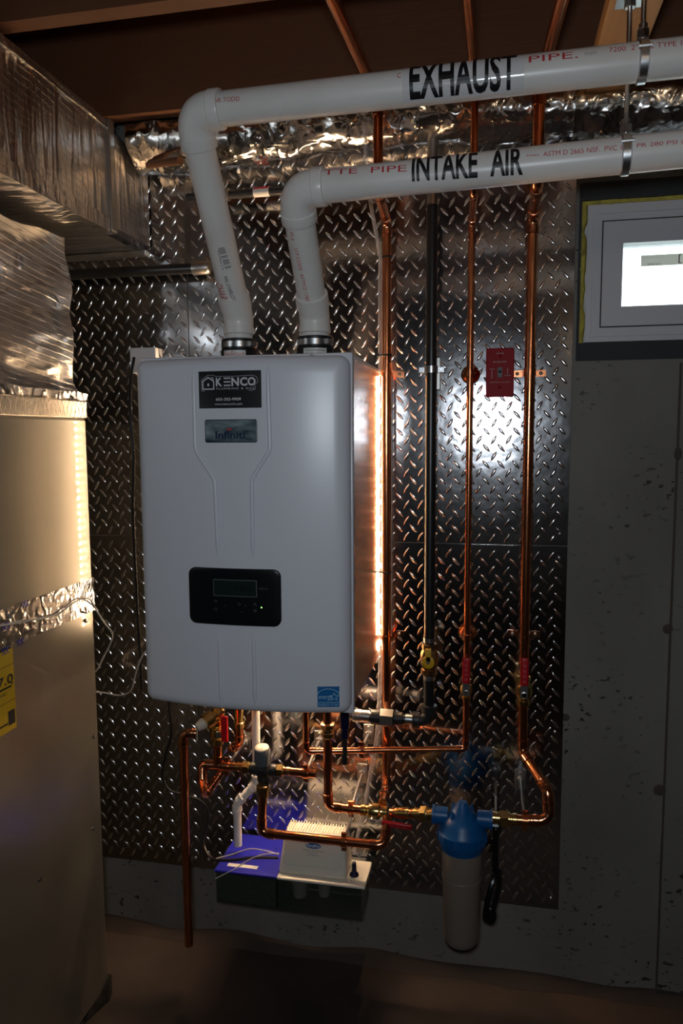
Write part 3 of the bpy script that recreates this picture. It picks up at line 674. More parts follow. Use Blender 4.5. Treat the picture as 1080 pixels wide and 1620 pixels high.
# =================================================================== BOILER
HX0, HX1 = -0.5065*1.45, -0.1935*1.45
HZ0, HZ1 = 1.45-0.391*1.45, HT
HD = 1.47                                      # distance of cover rim plane
cx_, cz_ = (HX0+HX1)/2, (HZ0+HZ1)/2; hw, hh_ = (HX1-HX0)/2, (HZ1-HZ0)/2
RC, RE, BUL = 0.022, 0.024, 0.030
boil = thing('tankless_boiler', 'white wall hung gas boiler with curved cover and black control panel', 'boiler', (cx_, Yd(1.8), HZ0))
def cover_y(x, z):
    sx_ = (x-cx_)/hw; ex = hw - abs(x-cx_); ez = hh_ - abs(z-cz_)
    if ex < RC and ez < RC: e = RC - math.hypot(RC-ex, RC-ez)
    else: e = min(ex, ez)
    e = max(0.0, min(e, RE)); edge = RE - math.sqrt(max(0, RE*RE-(RE-e)**2))
    return Yd(HD) - RE + edge*0.9 - BUL*(1-min(1, abs(sx_))**2)*1.0
def rr_loop(e, n_c=7, nx=24, nz=34):
    r_ = max(RC - e, 0.0015); w = hw - e; h = hh_ - e; P = []
    for (qx, qz, a0) in ((1, 1, 0), (-1, 1, 90), (-1, -1, 180), (1, -1, 270)):
        for k in range(n_c):
            a = math.radians(a0 + 90*k/(n_c-1)); P.append((cx_ + qx*(w-r_) + r_*math.cos(a), cz_ + qz*(h-r_) + r_*math.sin(a)))
        nxt = {0: 'h', 90: 'v', 180: 'h', 270: 'v'}[a0]
        m_ = nx if nxt == 'h' else nz
        e_ = P[-1]; 
        if nxt == 'h': tgt = (cx_ - (w-r_)*(1 if a0 == 0 else -1), e_[1])
        else: tgt = (e_[0], cz_ - (h-r_)*(1 if a0 == 90 else -1))
        for k in range(1, m_): P.append((e_[0]+(tgt[0]-e_[0])*k/m_, e_[1]+(tgt[1]-e_[1])*k/m_))
    return P
mb = MB(); loops = []
es = [0, 0.0008, 0.002, 0.004, 0.007, 0.011, 0.016, 0.0215]
bulk = []
L0 = rr_loop(0); n0 = len(L0)
vs = [(x, Yd(HD)+0.02, z) for x, z in L0]; rings = [list(range(n0))]
for e in es:
    L = rr_loop(e); k = len(vs)
    vs += [(x, cover_y(x, z), z) for x, z in L]; rings.append(list(range(k, k+n0)))
Lr = rr_loop(es[-1])
for sc in [1-0.04*i for i in range(1, 25)]:
    k = len(vs); vs += [(cx_+(x-cx_)*sc, cover_y(cx_+(x-cx_)*sc, cz_+(z-cz_)*sc), cz_+(z-cz_)*sc) for x, z in Lr]; rings.append(list(range(k, k+n0)))
fs = []
for a, b_ in zip(rings[:-1], rings[1:]):
    for i in range(n0): j = (i+1) % n0; fs.append((a[i], a[j], b_[j], b_[i]))
fs.append(tuple(rings[-1]))
cover = mb.add(vs, fs).build('front_cover', 'paint', boil, smooth=50)
cmap = lambda off: (lambda u, v: Vector((u, cover_y(u, v) - off, v)))
# chassis behind the cover
BB = Yd(1.855); bz0, bz1 = HZ0-0.006, HZ1+0.001
mb = MB(); mb.box((HX0+0.004, Yd(HD)+0.004, bz1-0.003), (HX1+0.002, BB, bz1+0.003)); mb.box((HX0+0.006, Yd(HD)+0.02, bz0+0.012), (HX1-0.004, BB, bz0+0.016))
rbox(mb, (HX0+0.004, Yd(HD)+0.001, bz0), (HX1+0.004, Yd(HD)+0.018, bz1+0.006), 0.004, 2); mb.build('chassis', 'paint', boil)
MB().box((HX1-0.003, Yd(HD)+0.018, bz0+0.014), (HX1, BB, bz1-0.003)).build('side_panel', 'side', boil, smooth=0)
MB().box((HX0+0.002, Yd(HD)+0.018, bz0+0.014), (HX0+0.005, BB, bz1-0.003)).build('side_panel', 'side', boil, smooth=0)
MB().box((HX0+0.03, BB, bz0+0.05), (HX1-0.03, -TH-0.002, bz0+0.11)).box((HX0+0.03, BB, bz1-0.12), (HX1-0.03, -TH-0.002, bz1-0.05)).build('wall_bracket', 'galv', boil, smooth=0)
for px, py in ((268, 565), (493, 560), (557, 578), (557, 610)):
    if px < 550: p = at(px, py, HD); MB().lathe((p.x, Yd(HD)+0.001, bz1-0.002), (0, -1, 0), [(0, 0.005), (0.002, 0.005), (0.004, 0.0035), (0.0045, 0.001)], 12).build('screw', 'zinc', boil)
# pressed ribs
def cx(px, py):                                # photo position on the curved cover
    p = at(px, py, HD-RE-0.02)
    for _ in range(6): p = at(px, py, 1.9 + cover_y(p.x, p.z))
    return (p.x, p.z)
for path in ([(306, 583), (309, 712), (340, 760), (345, 881)], [(423, 578), (427, 712), (398, 758), (400, 881)], [(347, 1003), (351, 1117)], [(401, 1004), (404, 1118)]):
    P = [cx(*p) for p in path]; P = [Vector((a, cover_y(a, b_)+0.0004, b_)) for a, b_ in P]
    P = fillet(P, 0.03, 6) if len(P) > 2 else P
    Q = []
    for a, b_ in zip(P[:-1], P[1:]):
        m_ = max(1, int((b_-a).length/0.02))
        for k in range(m_): q = a.lerp(b_, k/m_); Q.append(Vector((q.x, cover_y(q.x, q.z)+0.0004, q.z)))
    Q.append(P[-1]); MB().tube(Q, [0.0016]+[0.0046]*(len(Q)-2)+[0.0016], 12).build('pressed_rib', 'paint', cover)
# control panel
def cxm(*pp): P = [cx(*p) for p in pp]; return P
pc = cxm((300, 895), (445, 902), (445, 990), (301, 985)); ux0 = (pc[0][0]+pc[3][0])/2; ux1 = (pc[1][0]+pc[2][0])/2; uz0 = (pc[2][1]+pc[3][1])/2; uz1 = (pc[0][1]+pc[1][1])/2
def rr_patch(x0, x1, z0, z1, r_, off, mapf=None, th=0.0, n_c=6):
    mapf = mapf or cmap; P = []
    for (qx, qz, a0) in ((x1-r_, z1-r_, 0), (x0+r_, z1-r_, 90), (x0+r_, z0+r_, 180), (x1-r_, z0+r_, 270)):
        for k in range(n_c): a = math.radians(a0+90*k/(n_c-1)); P.append((qx+r_*math.cos(a), qz+r_*math.sin(a)))
    P2 = []
    for i in range(len(P)):
        a, b = P[i], P[(i+1) % len(P)]; P2.append(a); m_ = int(math.hypot(b[0]-a[0], b[1]-a[1])/0.006)
        P2 += [(a[0]+(b[0]-a[0])*k/(m_+1), a[1]+(b[1]-a[1])*k/(m_+1)) for k in range(1, m_+1)]
    P = P2
    mx, mz = (x0+x1)/2, (z0+z1)/2; vs = []; fs = []; n_ = len(P); R_ = []
    vs += [mapf(-0.002 if th else off)(*p) for p in P]; R_.append(list(range(n_)))
    if th:
        for (sc_, o_) in ((1, off*0.7), (0.985, off*0.93), (0.96, off)):
            k = len(vs); vs += [mapf(o_)(mx+(p[0]-mx)*sc_, mz+(p[1]-mz)*sc_) for p in P]; R_.append(list(range(k, k+n_)))
    for sc_ in (0.8, 0.6, 0.4, 0.2):
        k = len(vs); vs += [mapf(off)(mx+(p[0]-mx)*sc_, mz+(p[1]-mz)*sc_) for p in P]; R_.append(list(range(k, k+n_)))
    for a, b_ in zip(R_[:-1], R_[1:]):
        for i in range(n_): fs.append((a[i], a[(i+1)%n_], b_[(i+1)%n_], b_[i]))
    fs.append(tuple(R_[-1])); return MB().add(vs, fs)
panel = rr_patch(ux0, ux1, uz0, uz1, 0.015, 0.006, th=1).build('control_panel', 'black', boil)
q = cxm((339, 915), (408, 944)); rr_patch(q[0][0], q[1][0], q[1][1], q[0][1], 0.001, 0.0066).build('display_rim', 'lcdrim', panel)
rr_patch(q[0][0]+0.0015, q[1][0]-0.0015, q[1][1]+0.0015, q[0][1]-0.0015, 0.001, 0.0072).build('display', 'lcd', panel)
zc0 = q[1][1]
lay_text('. -  180', q[0][0]+0.012, q[1][0]-0.012, zc0+0.012, zc0+0.024, cmap(0.0076), 'black', panel)
lay_text('ON/OFF', *[cx(411, 930)[0], cx(425, 930)[0]], cx(418, 932)[1], cx(418, 929)[1], cmap(0.0066), 'greyprint', panel)
for px, py, s_ in ((343, 950, '*'), (343, 963, 'O'), (380, 955, '>'), (405, 955, '^'), (405, 965, '#'), (384, 967, '-'), (357, 957, '.'), (390, 957, '.')):
    a, b_ = cx(px, py); w = 0.0035 if s_ not in '.-' else 0.0012
    lay_text(s_, a-w, a+w, b_-w, b_+w, cmap(0.0066), 'greyprint', panel)
a, b_ = cx(415, 960); MB().lathe(cmap(0.006)(a, b_), (0, -1, 0), [(0, 0.0014), (0.001, 0.0014), (0.0015, 0.0005)], 10).build('indicator_lamp', 'led_green', panel)
# installer's sticker
q = cxm((314, 588), (414, 645)); sx0, sx1, sz0_, sz1_ = q[0][0], q[1][0], q[1][1], q[0][1]; sw, sh = sx1-sx0, sz1_-sz0_
stk = rr_patch(sx0, sx1, sz0_, sz1_, 0.0008, 0.0009).build('installer_sticker', 'sticker_black', boil)
cm = lambda o_: (lambda u, v: cmap(o_)(sx0+u*sw, sz0_+v*sh))
def st(pts, w, close=False, m='ink_grey'):
    P = [(sx0+a*sw, sz0_+b_*sh) for a, b_ in pts]; return stroke(P, w, cmap(0.0013), close).build('logo_line', m, stk, smooth=0)
st([(0.07, 0.52), (0.25, 0.52), (0.25, 0.73), (0.16, 0.83), (0.07, 0.73)], 0.0024, True)
st([(0.21, 0.82), (0.24, 0.82), (0.24, 0.77)], 0.0014)
st([(0.05, 0.47), (0.86, 0.47), (0.91, 0.50), (0.90, 0.60), (0.95, 0.70), (0.93, 0.83), (0.86, 0.87), (0.60, 0.85), (0.28, 0.86), (0.25, 0.89), (0.15, 0.89), (0.05, 0.77)], 0.0006, True)
a, b_ = sx0+0.16*sw, sz0_+0.63*sh
MB().add([cmap(0.0014)(a+0.0024*math.sin(t)*(1 if t > 0 else 1), b_+0.0024*math.cos(t)*(1.9 if abs(t) < 0.3 else 1)) for t in [2*math.pi*k/12 for k in range(12)]], [tuple(range(12))]).build('logo_drop', 'ink_grey', stk, smooth=0)
for ch, a0, a1 in (('K', 0.285, 0.385), ('N', 0.535, 0.655), ('C', 0.67, 0.785), ('O', 0.79, 0.915)):
    lay_text(ch, sx0+a0*sw, sx0+a1*sw, sz0_+0.59*sh, sz0_+0.82*sh, cmap(0.0014), 'ink_grey', stk, bold=0.035)
for k in range(3): st([(0.42, 0.61+0.095*k), (0.51, 0.61+0.095*k)], 0.0026)
lay_text('PLUMBING & GAS', sx0+0.29*sw, sx0+0.89*sw, sz0_+0.50*sh, sz0_+0.55*sh, cmap(0.0014), 'ink_grey', stk, spacing=1.3)
lay_text('603-202-9909', sx0+0.28*sw, sx0+0.68*sw, sz0_+0.20*sh, sz0_+0.28*sh, cmap(0.0014), 'ink_white', stk, bold=0.01)
lay_text('www.kenconh.com', sx0+0.26*sw, sx0+0.70*sw, sz0_+0.08*sh, sz0_+0.15*sh, cmap(0.0014), 'ink_grey', stk)
# maker's plate
q = cxm((324, 664), (407, 700)); sx0, sx1, sz0_, sz1_ = q[0][0], q[1][0], q[1][1], q[0][1]; sw, sh = sx1-sx0, sz1_-sz0_
npl = rr_patch(sx0, sx1, sz0_, sz1_, 0.004, 0.0016, th=1).build('maker_plate', 'ink_black', boil)
rr_patch(sx0+0.0015, sx1-0.0015, sz0_+0.0015, sz1_-0.0015, 0.003, 0.0021).build('plate_face', 'plate_blue', npl)
lay_text('Infiniti', sx0+0.21*sw, sx0+0.78*sw, sz0_+0.17*sh, sz0_+0.50*sh, cmap(0.0026), 'ink_blue', npl, bold=0.025)
lay_text('WHITE', sx0+0.58*sw, sx0+0.74*sw, sz0_+0.63*sh, sz0_+0.71*sh, cmap(0.0026), 'greyprint', npl)
lay_text('=', sx0+0.43*sw, sx0+0.53*sw, sz0_+0.53*sh, sz0_+0.62*sh, cmap(0.0026), 'ink_red', npl, bold=0.03)
# energy sticker
q = cxm((502, 1086), (537, 1118)); sx0, sx1, sz0_, sz1_ = q[0][0], q[1][0], q[1][1], q[0][1]; sw, sh = sx1-sx0, sz1_-sz0_
es_ = rr_patch(sx0, sx1, sz0_, sz1_, 0.0004, 0.0010).build('energy_sticker', 'es_blue', boil)
def st2(pts, w, close=False): return stroke([(sx0+a*sw, sz0_+b_*sh) for a, b_ in pts], w, cmap(0.0014), close).build('logo_line', 'es_light', es_, smooth=0)
st2([(0.5+0.52*math.cos(math.radians(a)), 0.53+0.36*math.sin(math.radians(a))) for a in range(15, 170, 12)], 0.0012)
star = []
for k in range(10): rr_ = 0.21 if k % 2 == 0 else 0.09; a = math.radians(90+36*k); star.append((0.77+rr_*math.cos(a), 0.50+rr_*math.sin(a)*0.95))
st2(star, 0.0010, True); st2([(0.03, 0.23), (0.97, 0.23)], 0.0010)
lay_text('energy', sx0+0.06*sw, sx0+0.66*sw, sz0_+0.33*sh, sz0_+0.55*sh, cmap(0.0014), 'es_light', es_)
lay_text('ENERGY STAR', sx0+0.05*sw, sx0+0.95*sw, sz0_+0.05*sh, sz0_+0.18*sh, cmap(0.0014), 'es_light', es_)
# vent collars on top
for (bb, s_, mm) in ((eb, 'Flue Exhaust', 'ink_red'), (ib, 'Combustion\nAir Intake', 'ink_black')):
    mb = MB().lathe((bb.x, bb.y, bz1), (0, 0, 1), [(0, 0.034), (0.001, 0.041), (0.030, 0.041), (0.033, 0.0385), (0.054, 0.0385), (0.056, 0.036), (0.056, 0.031)], 30)
    cl = mb.build('vent_collar', 'rubber', boil)
    mb = MB().lathe((bb.x, bb.y, bz1+0.037), (0, 0, 1), [(0, 0.0387), (0, 0.0397), (0.012, 0.0397), (0.012, 0.0387)], 30)
    sd = Vector((0.9, -0.5, 0)).normalized(); mb.lathe(Vector((bb.x, bb.y, bz1+0.043)) + sd*0.043, Vector((0, 0, 1)).cross(sd), [(-0.009, 0.004), (-0.009, 0.006), (0.009, 0.006), (0.009, 0.004)], 8)
    mb.build('hose_clamp', 'zinc', cl)
    C = Cyl((bb.x, bb.y, bz1), (bb.x, bb.y, bz1+0.1), 0.041); C.e2 = Vector((0, 0, 1)).cross(C.e1)
    if C.e2.x < 0: C.e2 = -C.e2
    fm = lambda u, v, C=C: C.a + C.t*v + (C.e1*math.cos(u/0.041) + C.e2*math.sin(u/0.041))*0.0416
    fm2 = lambda u, v, C=C: C.a + C.t*v + (C.e1*math.cos(u/0.041) + C.e2*math.sin(u/0.041))*0.0420
    o_ = -0.012 if mm == 'ink_red' else 0.0
    patch(o_-0.026, o_+0.026, 0.0125, 0.0285, fm, 10, 2).build('collar_label', 'label_white', cl)
    lay_text(s_, o_-0.023, o_+0.023, 0.0145, 0.0265, fm2, mm, cl)

# black cable looping down the boiler's left edge
pts = [at(212, 566, 1.47), at(207, 600, 1.50), at(206, 650, 1.53), at(211, 720, 1.53), at(210, 800, 1.55), at(214, 900, 1.6), at(224, 1090, 1.65)]
tag(MB().tube(smooth_path(pts), 0.0032, 8).build('black_cable', 'rubber'), 'thin black cable looping beside the upper left boiler edge', 'cable')
# white backer plate behind the boiler's top left
mb = MB(); rbox(mb, (at(205, 600, 1.87).x, Yd(1.875), at(205, 590, 1.87).z), (at(246, 600, 1.87).x, -TH-0.0022, at(210, 550, 1.87).z), 0.002, 1)
tag(mb.build('backer_plate', 'paint'), 'small white plate on the wall peeking out beside boiler top left corner', 'plate')
# LED tape either side of the boiler, lighting the wall behind it
def led(x, z0, z1, nx, label, lm='led'):
    root = thing('led_strip', label, 'light strip', (x, -0.012, z0))
    a = Vector((x, -0.0125, 0)); 
    rbox(MB(), (x-0.0045, -0.031 if lm == 'led' else -0.021, z0), (x+0.0045, -TH-0.002, z1), 0.001, 1).build('tape', 'ledbase', root)
    mb = MB(); k = int((z1-z0)/0.021); s_ = 1 if nx > 0 else -1
    for i in range(k):
        z = z0 + (i+0.5)*(z1-z0)/k; xx = x + s_*0.0048
        mb.box((min(xx, xx+s_*0.002), -0.030 if lm == 'led' else -0.0185, z-(0.0082 if lm == 'led' else 0.0045)), (max(xx, xx+s_*0.002), -0.0085, z+(0.0082 if lm == 'led' else 0.0045)))
    o = mb.build('diodes', lm, root, smooth=0); o['kind'] = 'stuff'
def led_h(x0, x1, z, up, label):
    root = thing('led_strip', label, 'light strip', ((x0+x1)/2, -0.012, z))
    rbox(MB(), (x0, -0.021, z-0.0045), (x1, -TH-0.002, z+0.0045), 0.001, 1).build('tape', 'ledbase', root)
    mb = MB(); k = int((x1-x0)/0.021)
    for i in range(k):
        x = x0+(i+0.5)*(x1-x0)/k; mb.box((x-0.0045, -0.0185, z+0.0047*up-0.0005), (x+0.0045, -0.0085, z+0.0047*up+0.0005))
    o = mb.build('diodes', 'led_edge' if up > 0 else 'led_down', root, smooth=0); o['kind'] = 'stuff'
led_h(HX0+0.03, HX1-0.03, HZ1-0.03, 1, 'warm light strip hidden on the wall along the boiler top')
led_h(HX0+0.03, HX1-0.03, HZ0+0.01, -1, 'warm light strip hidden on the wall along the boiler bottom')
b1x_ = at(611, 1262, 1.845).x
zl1, zl0 = at(600, 588, 1.88).z, at(600, 1030, 1.88).z
led(b1x_+0.0035, zl0, zl1, -1, 'glowing warm light strip between the boiler and the leftmost vertical copper pipe')
led(-0.790, zl0+0.02, zl1, -1, 'warm light strip hidden on the wall left of the boiler', 'led_left')

# =================================================================== VERTICAL PIPES
r34, r12, r1 = 0.0111, 0.0079, 0.0143
ZO = 1.45 + 0.735
def over(pxa, pya, x_end, y_end):               # overhead length: through the photo point, level, toward the camera
    p = atz(pxa, pya, ZO); e = Vector((x_end, y_end, ZO)); d = (p-e).normalized(); return e + d*1.6
# pipe 1
e1 = at(598, 150, 1.69); e1.z = ZO; j1 = at(600, 303, 1.69); j1.x = e1.x; j2 = at(612, 352, 1.845); b1 = at(611, 1262, 1.845); j2.x = b1.x
cp1 = thing('copper_pipe', 'leftmost vertical copper pipe beside the boiler, from ceiling to the brass isolation valve', 'pipe', b1)
bend1 = at(640, 1277, 1.76); bend0 = Vector((b1.x+0.0, bend1.y, bend1.z))
run(cp1, [over(525, 0, e1.x, e1.y), e1, j1, j2, Vector((b1.x, b1.y, bend1.z)), Vector((b1.x, bend1.y+0.013, bend1.z))], r34)
# pipe 2 black gas pipe
g0 = at(685, 300, 1.81); g1 = at(677, 1140, 1.81); g0.x = g1.x = (g0.x+g1.x)/2
gp = thing('gas_pipe', 'black steel vertical gas pipe with yellow valve, turning left under the boiler', 'pipe', g1)
run_r = 0.0133
run(gp, [g0+Vector((0, 0, -0.035)), g1, at(664, 1139, 1.81)], run_r, 'blackpipe', 'blackfit', sock=1.45, slen=1.0)
MB().tube([g0+Vector((0, 0, 0.22)), g0+Vector((0, 0, -0.035))], run_r*0.92, 16).build('pipe', 'galv', gp)
gc = at(677, 1042, 1.81); gc.x = g1.x
mb = MB().lathe(gc, (0, 0, 1), [(-0.04, 0.015), (-0.038, 0.021), (-0.026, 0.021), (-0.024, 0.017), (-0.014, 0.022), (0.014, 0.022), (0.024, 0.017), (0.026, 0.019), (0.038, 0.019), (0.040, 0.015)], 8); mb.build('valve_body', 'darkbrass', gp)
mb = MB().lathe(gc+Vector((0, -0.022, 0)), (0, -1, 0), [(0, 0.010), (0.006, 0.010), (0.006, 0.0155), (0.011, 0.0155), (0.012, 0.014)], 20)
rbox(mb, (gc.x-0.0075, gc.y-0.034, gc.z), (gc.x+0.0075, gc.y-0.028, gc.z+0.034), 0.002, 2); h = mb.build('yellow_handle', 'yellowh', gp)
MB().lathe(gc+Vector((0, -0.034, 0)), (0, -1, 0), [(0, 0.004), (0.003, 0.004)], 6).build('handle_nut', 'zinc', h)
for zz in (0.048, -0.048):
    MB().lathe(gc+Vector((0, 0, zz)), (0, 0, 1), [(-0.005, 0.0150), (0.005, 0.0150)], 16).build('thread', 'zinc', gp)
MB().lathe(g1+Vector((0, 0, 0.032)), (0, 0, 1), [(-0.003, 0.015), (-0.002, 0.0185), (0.003, 0.0185), (0.004, 0.014)], 16).build('thread', 'zinc', gp)
# horizontal part towards the boiler
ga = at(664, 1139, 1.81); gb = at(556, 1138, 1.81)
ga.z = gb.z = g1.z
MB().tube([ga, gb], run_r*0.9, 16).build('pipe', 'blackpipe', gp)
for px, l_, rr_, m_ in ((650, 0.030, 0.0135, 'zinc'), (630, 0.022, 0.0165, 'blackfit'), (612, 0.034, 0.023, 'galv'), (595, 0.024, 0.019, 'blackfit'), (572, 0.045, 0.0155, 'zinc')):
    p = at(px, 1139, 1.81); p.z = g1.z; p.y = g1.y
    MB().lathe(p, (1, 0, 0), [(-l_/2, rr_*0.9), (-l_/2+0.001, rr_), (l_/2-0.001, rr_), (l_/2, rr_*0.9)], 6 if rr_ > 0.02 else 16).build('union', m_, gp, smooth=30)
ge = Vector((gb.x, g1.y, g1.z)); gu = at(553, 1138, 1.70)
run(gp, [ge + Vector((0.01, 0, 0)), Vector((ge.x-0.012, ge.y, ge.z)), Vector((ge.x-0.012, ge.y, bz0+0.03))], run_r*0.9, 'blackpipe', 'galv', sock=1.35)
# pipe 3
e3 = at(751, 150, 1.69); e3.z = ZO; j3 = at(747, 305, 1.69); j3.x = e3.x; k3 = at(745, 352, 1.85); b3 = at(737, 1192, 1.85); 
h3 = at(738, 1198, 1.80); h3b = at(484, 1188, 1.765)
cp3 = thing('copper_pipe', 'thin vertical copper pipe left of the red switch, running down and left behind the fittings', 'pipe', b3)
up3 = at(479, 1150, 1.765)
b3c = Vector(((k3.x+b3.x)/2, b3.y, h3.z))
run(cp3, [over(739, 0, e3.x, e3.y), e3, j3, Vector((b3c.x, k3.y, k3.z)), b3c, h3b, Vector((h3b.x, h3b.y, bz0+0.04))], r12)
c_ = at(738, 1090, 1.85); c_.x = b3c.x
ball_valve(cp3, c_, (0, 0, 1), r12*1.05, (0, 0, 1), L=0.088)
# pipe 4
e4 = at(853, 150, 1.69); e4.z = ZO; j4 = at(848, 290, 1.69); j4.x = e4.x; k4 = at(845, 342, 1.845); b4 = at(824, 1190, 1.845)
cp4 = thing('copper_pipe', 'rightmost vertical copper pipe, bending at bottom towards the blue filter', 'pipe', b4)
xm = (k4.x+b4.x)/2
b4.x = xm; k4.x = xm
run(cp4, [over(889, 0, e4.x, e4.y), e4, j4, k4, b4, at(866, 1250, 1.74), at(869, 1299, 1.72), at(795, 1296, 1.72)], r1*0.86, R=0.028)
c_ = at(826, 1092, 1.845); c_.x = xm
ball_valve(cp4, c_, (0, 0, 1), r1*0.8, (0, 0, 1), L=0.092)
coupling(cp4, at(797, 1295, 1.72), (1, 0, 0.0), 0.011, 0.062)
# escutcheons and straps
def strap(px, py, x, y, r, label, wide=0.026, m='copper'):
    z = at(px, py, 1.88).z; root = thing('pipe_strap', label, 'strap', (x, 0, z), None)
    mb = MB(); vs = []; K = 12; prof = [(-wide-0.012, -TH-0.0015), (-r-0.003, -TH-0.0015)]
    arcp = [( -(r+0.0015)*math.cos(math.pi*k/K), y-(r+0.0015)*math.sin(math.pi*k/K)) for k in range(K+1)]
    prof += arcp + [(r+0.003, -TH-0.0015), (wide+0.012, -TH-0.0015)]
    for a, b_ in prof:
        vs += [(x+a, b_, z-0.008), (x+a, b_, z+0.008)]
    n_ = len(prof); 
    for a, b_ in prof: vs += [(x+a*1.0, b_-0.0014, z-0.008), (x+a, b_-0.0014, z+0.008)]
    fs = [(2*i, 2*i+1, 2*i+3, 2*i+2) for i in range(n_-1)] + [(2*n_+2*i, 2*n_+2*i+1, 2*n_+2*i+3, 2*n_+2*i+2) for i in range(n_-1)]
    fs += [(2*i, 2*i+2, 2*n_+2*i+2, 2*n_+2*i) for i in range(n_-1)] + [(2*i+1, 2*i+3, 2*n_+2*i+3, 2*n_+2*i+1) for i in range(n_-1)]
    mb.add(vs, fs).build('strap_band', m, root)
    for s_ in (-1, 1): MB().lathe((x+s_*wide, -TH-0.003, z), (0, -1, 0), [(0, 0.0045), (0.002, 0.0045), (0.0035, 0.0028), (0.004, 0.0005)], 10).build('screw', 'zinc', root)
def bell(px, py, x, y, r, label):
    z = at(px, py, 1.88).z; root = thing('bell_hanger', label, 'hanger', (x, 0, z))
    MB().lathe((x, -TH-0.0015, z), (0, -1, 0), [(0, 0.022), (0.002, 0.0235), (0.010, 0.021), (0.018, 0.013), (0.020, 0.007), (-y-r-0.002, 0.006)], 24).build('bell', 'copper', root)
    MB().lathe((x, y, z-0.007), (0, 0, 1), [(0, r+0.0003), (0, r+0.003), (0.014, r+0.003), (0.014, r+0.0003)], 20).build('ring', 'copper', root)
y1 = Yd(1.845); y3 = Yd(1.85)
strap(612, 592, b1.x, y1, r34, 'copper strap near top of light strip on the leftmost vertical copper pipe')
strap(612, 1004, b1.x, y1, r34, 'copper strap low on the leftmost vertical copper pipe, below boiler panel height')
bell(745, 592, b3c.x, y3, r12, 'round copper bell hanger on the thin pipe, beside the red switch')
bell(738, 1003, b3c.x, y3, r12, 'round copper bell hanger on the thin pipe, above its red lever valve')
strap(845, 590, xm, Yd(1.845), r1*0.86, 'copper strap on rightmost vertical pipe, level with the red switch', 0.028)
strap(826, 1005, xm, Yd(1.845), r1*0.86, 'copper strap on rightmost vertical pipe, above its red lever valve', 0.028)
# strut clamp on the gas pipe
zz = at(682, 587, 1.85).z; root = thing('strut_clamp', 'zinc strut clamp holding the black gas pipe to the tread plate', 'clamp', (g1.x, 0, zz))
mb = MB(); mb.box((g1.x-0.010, Yd(1.84), zz-0.045), (g1.x+0.018, -TH-0.002, zz+0.03)); mb.build('strut', 'galv', root)
mb = MB().lathe((g1.x, g1.y, zz-0.008), (0, 0, 1), [(0, run_r+0.0004), (0, run_r+0.003), (0.016, run_r+0.003), (0.016, run_r+0.0004)], 22)
for s_ in (-1, 1):
    mb.box((g1.x+s_*0.022-0.008, g1.y-0.002+0.006, zz-0.006), (g1.x+s_*0.022+0.008, g1.y+0.008, zz+0.006)); hexnut(mb, (g1.x+s_*0.024, g1.y+0.0, zz), (0, 1, 0), 0.006, 0.006)
mb.build('clamp_band', 'zinc', root)
# cable ties on pipe 1 and a clear tube running beside it
for k_, (py, nm) in enumerate(((407, 'upper'), (562, 'middle'), (905, 'lower'))):
    z = at(610, py, 1.845).z
    mb = MB().lathe((b1.x, y1, z-0.002), (0, 0, 1), [(0, r34+0.0002), (0, r34+0.0016), (0.004, r34+0.0016), (0.004, r34+0.0002)], 20)
    mb.box((b1.x-0.022, y1-0.004, z-0.0015), (b1.x-r34, y1+0.002, z+0.0015)); mb.box((b1.x-0.024, y1-0.008, z-0.003), (b1.x-0.017, y1-0.002, z+0.003))
    tag(mb.build('cable_tie', 'tie'), nm + ' black cable tie around the leftmost vertical copper pipe', 'cable tie')
pts = [at(570, 120, 1.74), at(575, 190, 1.74), at(583, 300, 1.78), at(600, 400, 1.83)]
t0 = b1.x-0.0165
pts += [Vector((t0, y1, at(600, p, 1.845).z)) for p in (440, 560, 700, 905, 1050)] + [at(597, 1150, 1.845), at(583, 1240, 1.84), at(566, 1320, 1.80), at(560, 1352, 1.775)]
dtube = thing('drain_tube', 'clear vinyl drain tube running down beside the copper pipe to navy connector', 'tube', pts[-1])
MB().tube(smooth_path(pts, 8), 0.0048, 12).build('tube', 'vinyl', dtube)

# =================================================================== LOWER PIPEWORK
# boiler right connection going down then right to the filter
v0 = at(517, 1160, 1.76); v1 = at(519, 1276, 1.76); vt = Vector((v1.x, v1.y, bz0+0.05)); rr1 = at(640, 1277, 1.76)
cpc = thing('copper_pipe', 'short copper pipe dropping from boiler bottom right, turning toward the ball valve', 'pipe', v1)
ve = at(574, 1277, 1.76); ve.z = v1.z
run(cpc, [vt, v1, ve], r34)
mb = MB(); zc = v0.z; mb.lathe((v1.x, v1.y, zc-0.012), (0, 0, 1), [(0, 0.0125), (0.004, 0.016), (0.014, 0.016), (0.016, 0.0145), (0.03, 0.0145), (0.035, 0.012)], 16); hexnut(mb, (v1.x, v1.y, zc+0.02), (0, 0, 1), 0.0195, 0.014); mb.build('union', 'darkbrass', cpc)
vc = at(592, 1279, 1.76); vc.z = v1.z
ball_valve(cpc, vc, (1, 0, 0), r34*0.95, (1, 0, -0.05), L=0.098, out=(0.0, -0.86, -0.5), hm='red')
# bottom pipe: mixing valve -> right -> up to valve
m0 = at(416, 1246, 1.72); m1 = at(418, 1318, 1.70); m2 = at(608, 1326, 1.70); m3 = at(606, 1284, 1.75); m2.z = m1.z
m1.x = m0.x
bp_ = thing('copper_pipe', 'low horizontal copper pipe passing in front of the condensate pump', 'pipe', m1)
run(bp_, [m0, m1, m2, Vector((m2.x, m3.y, m3.z-0.012))], r34)
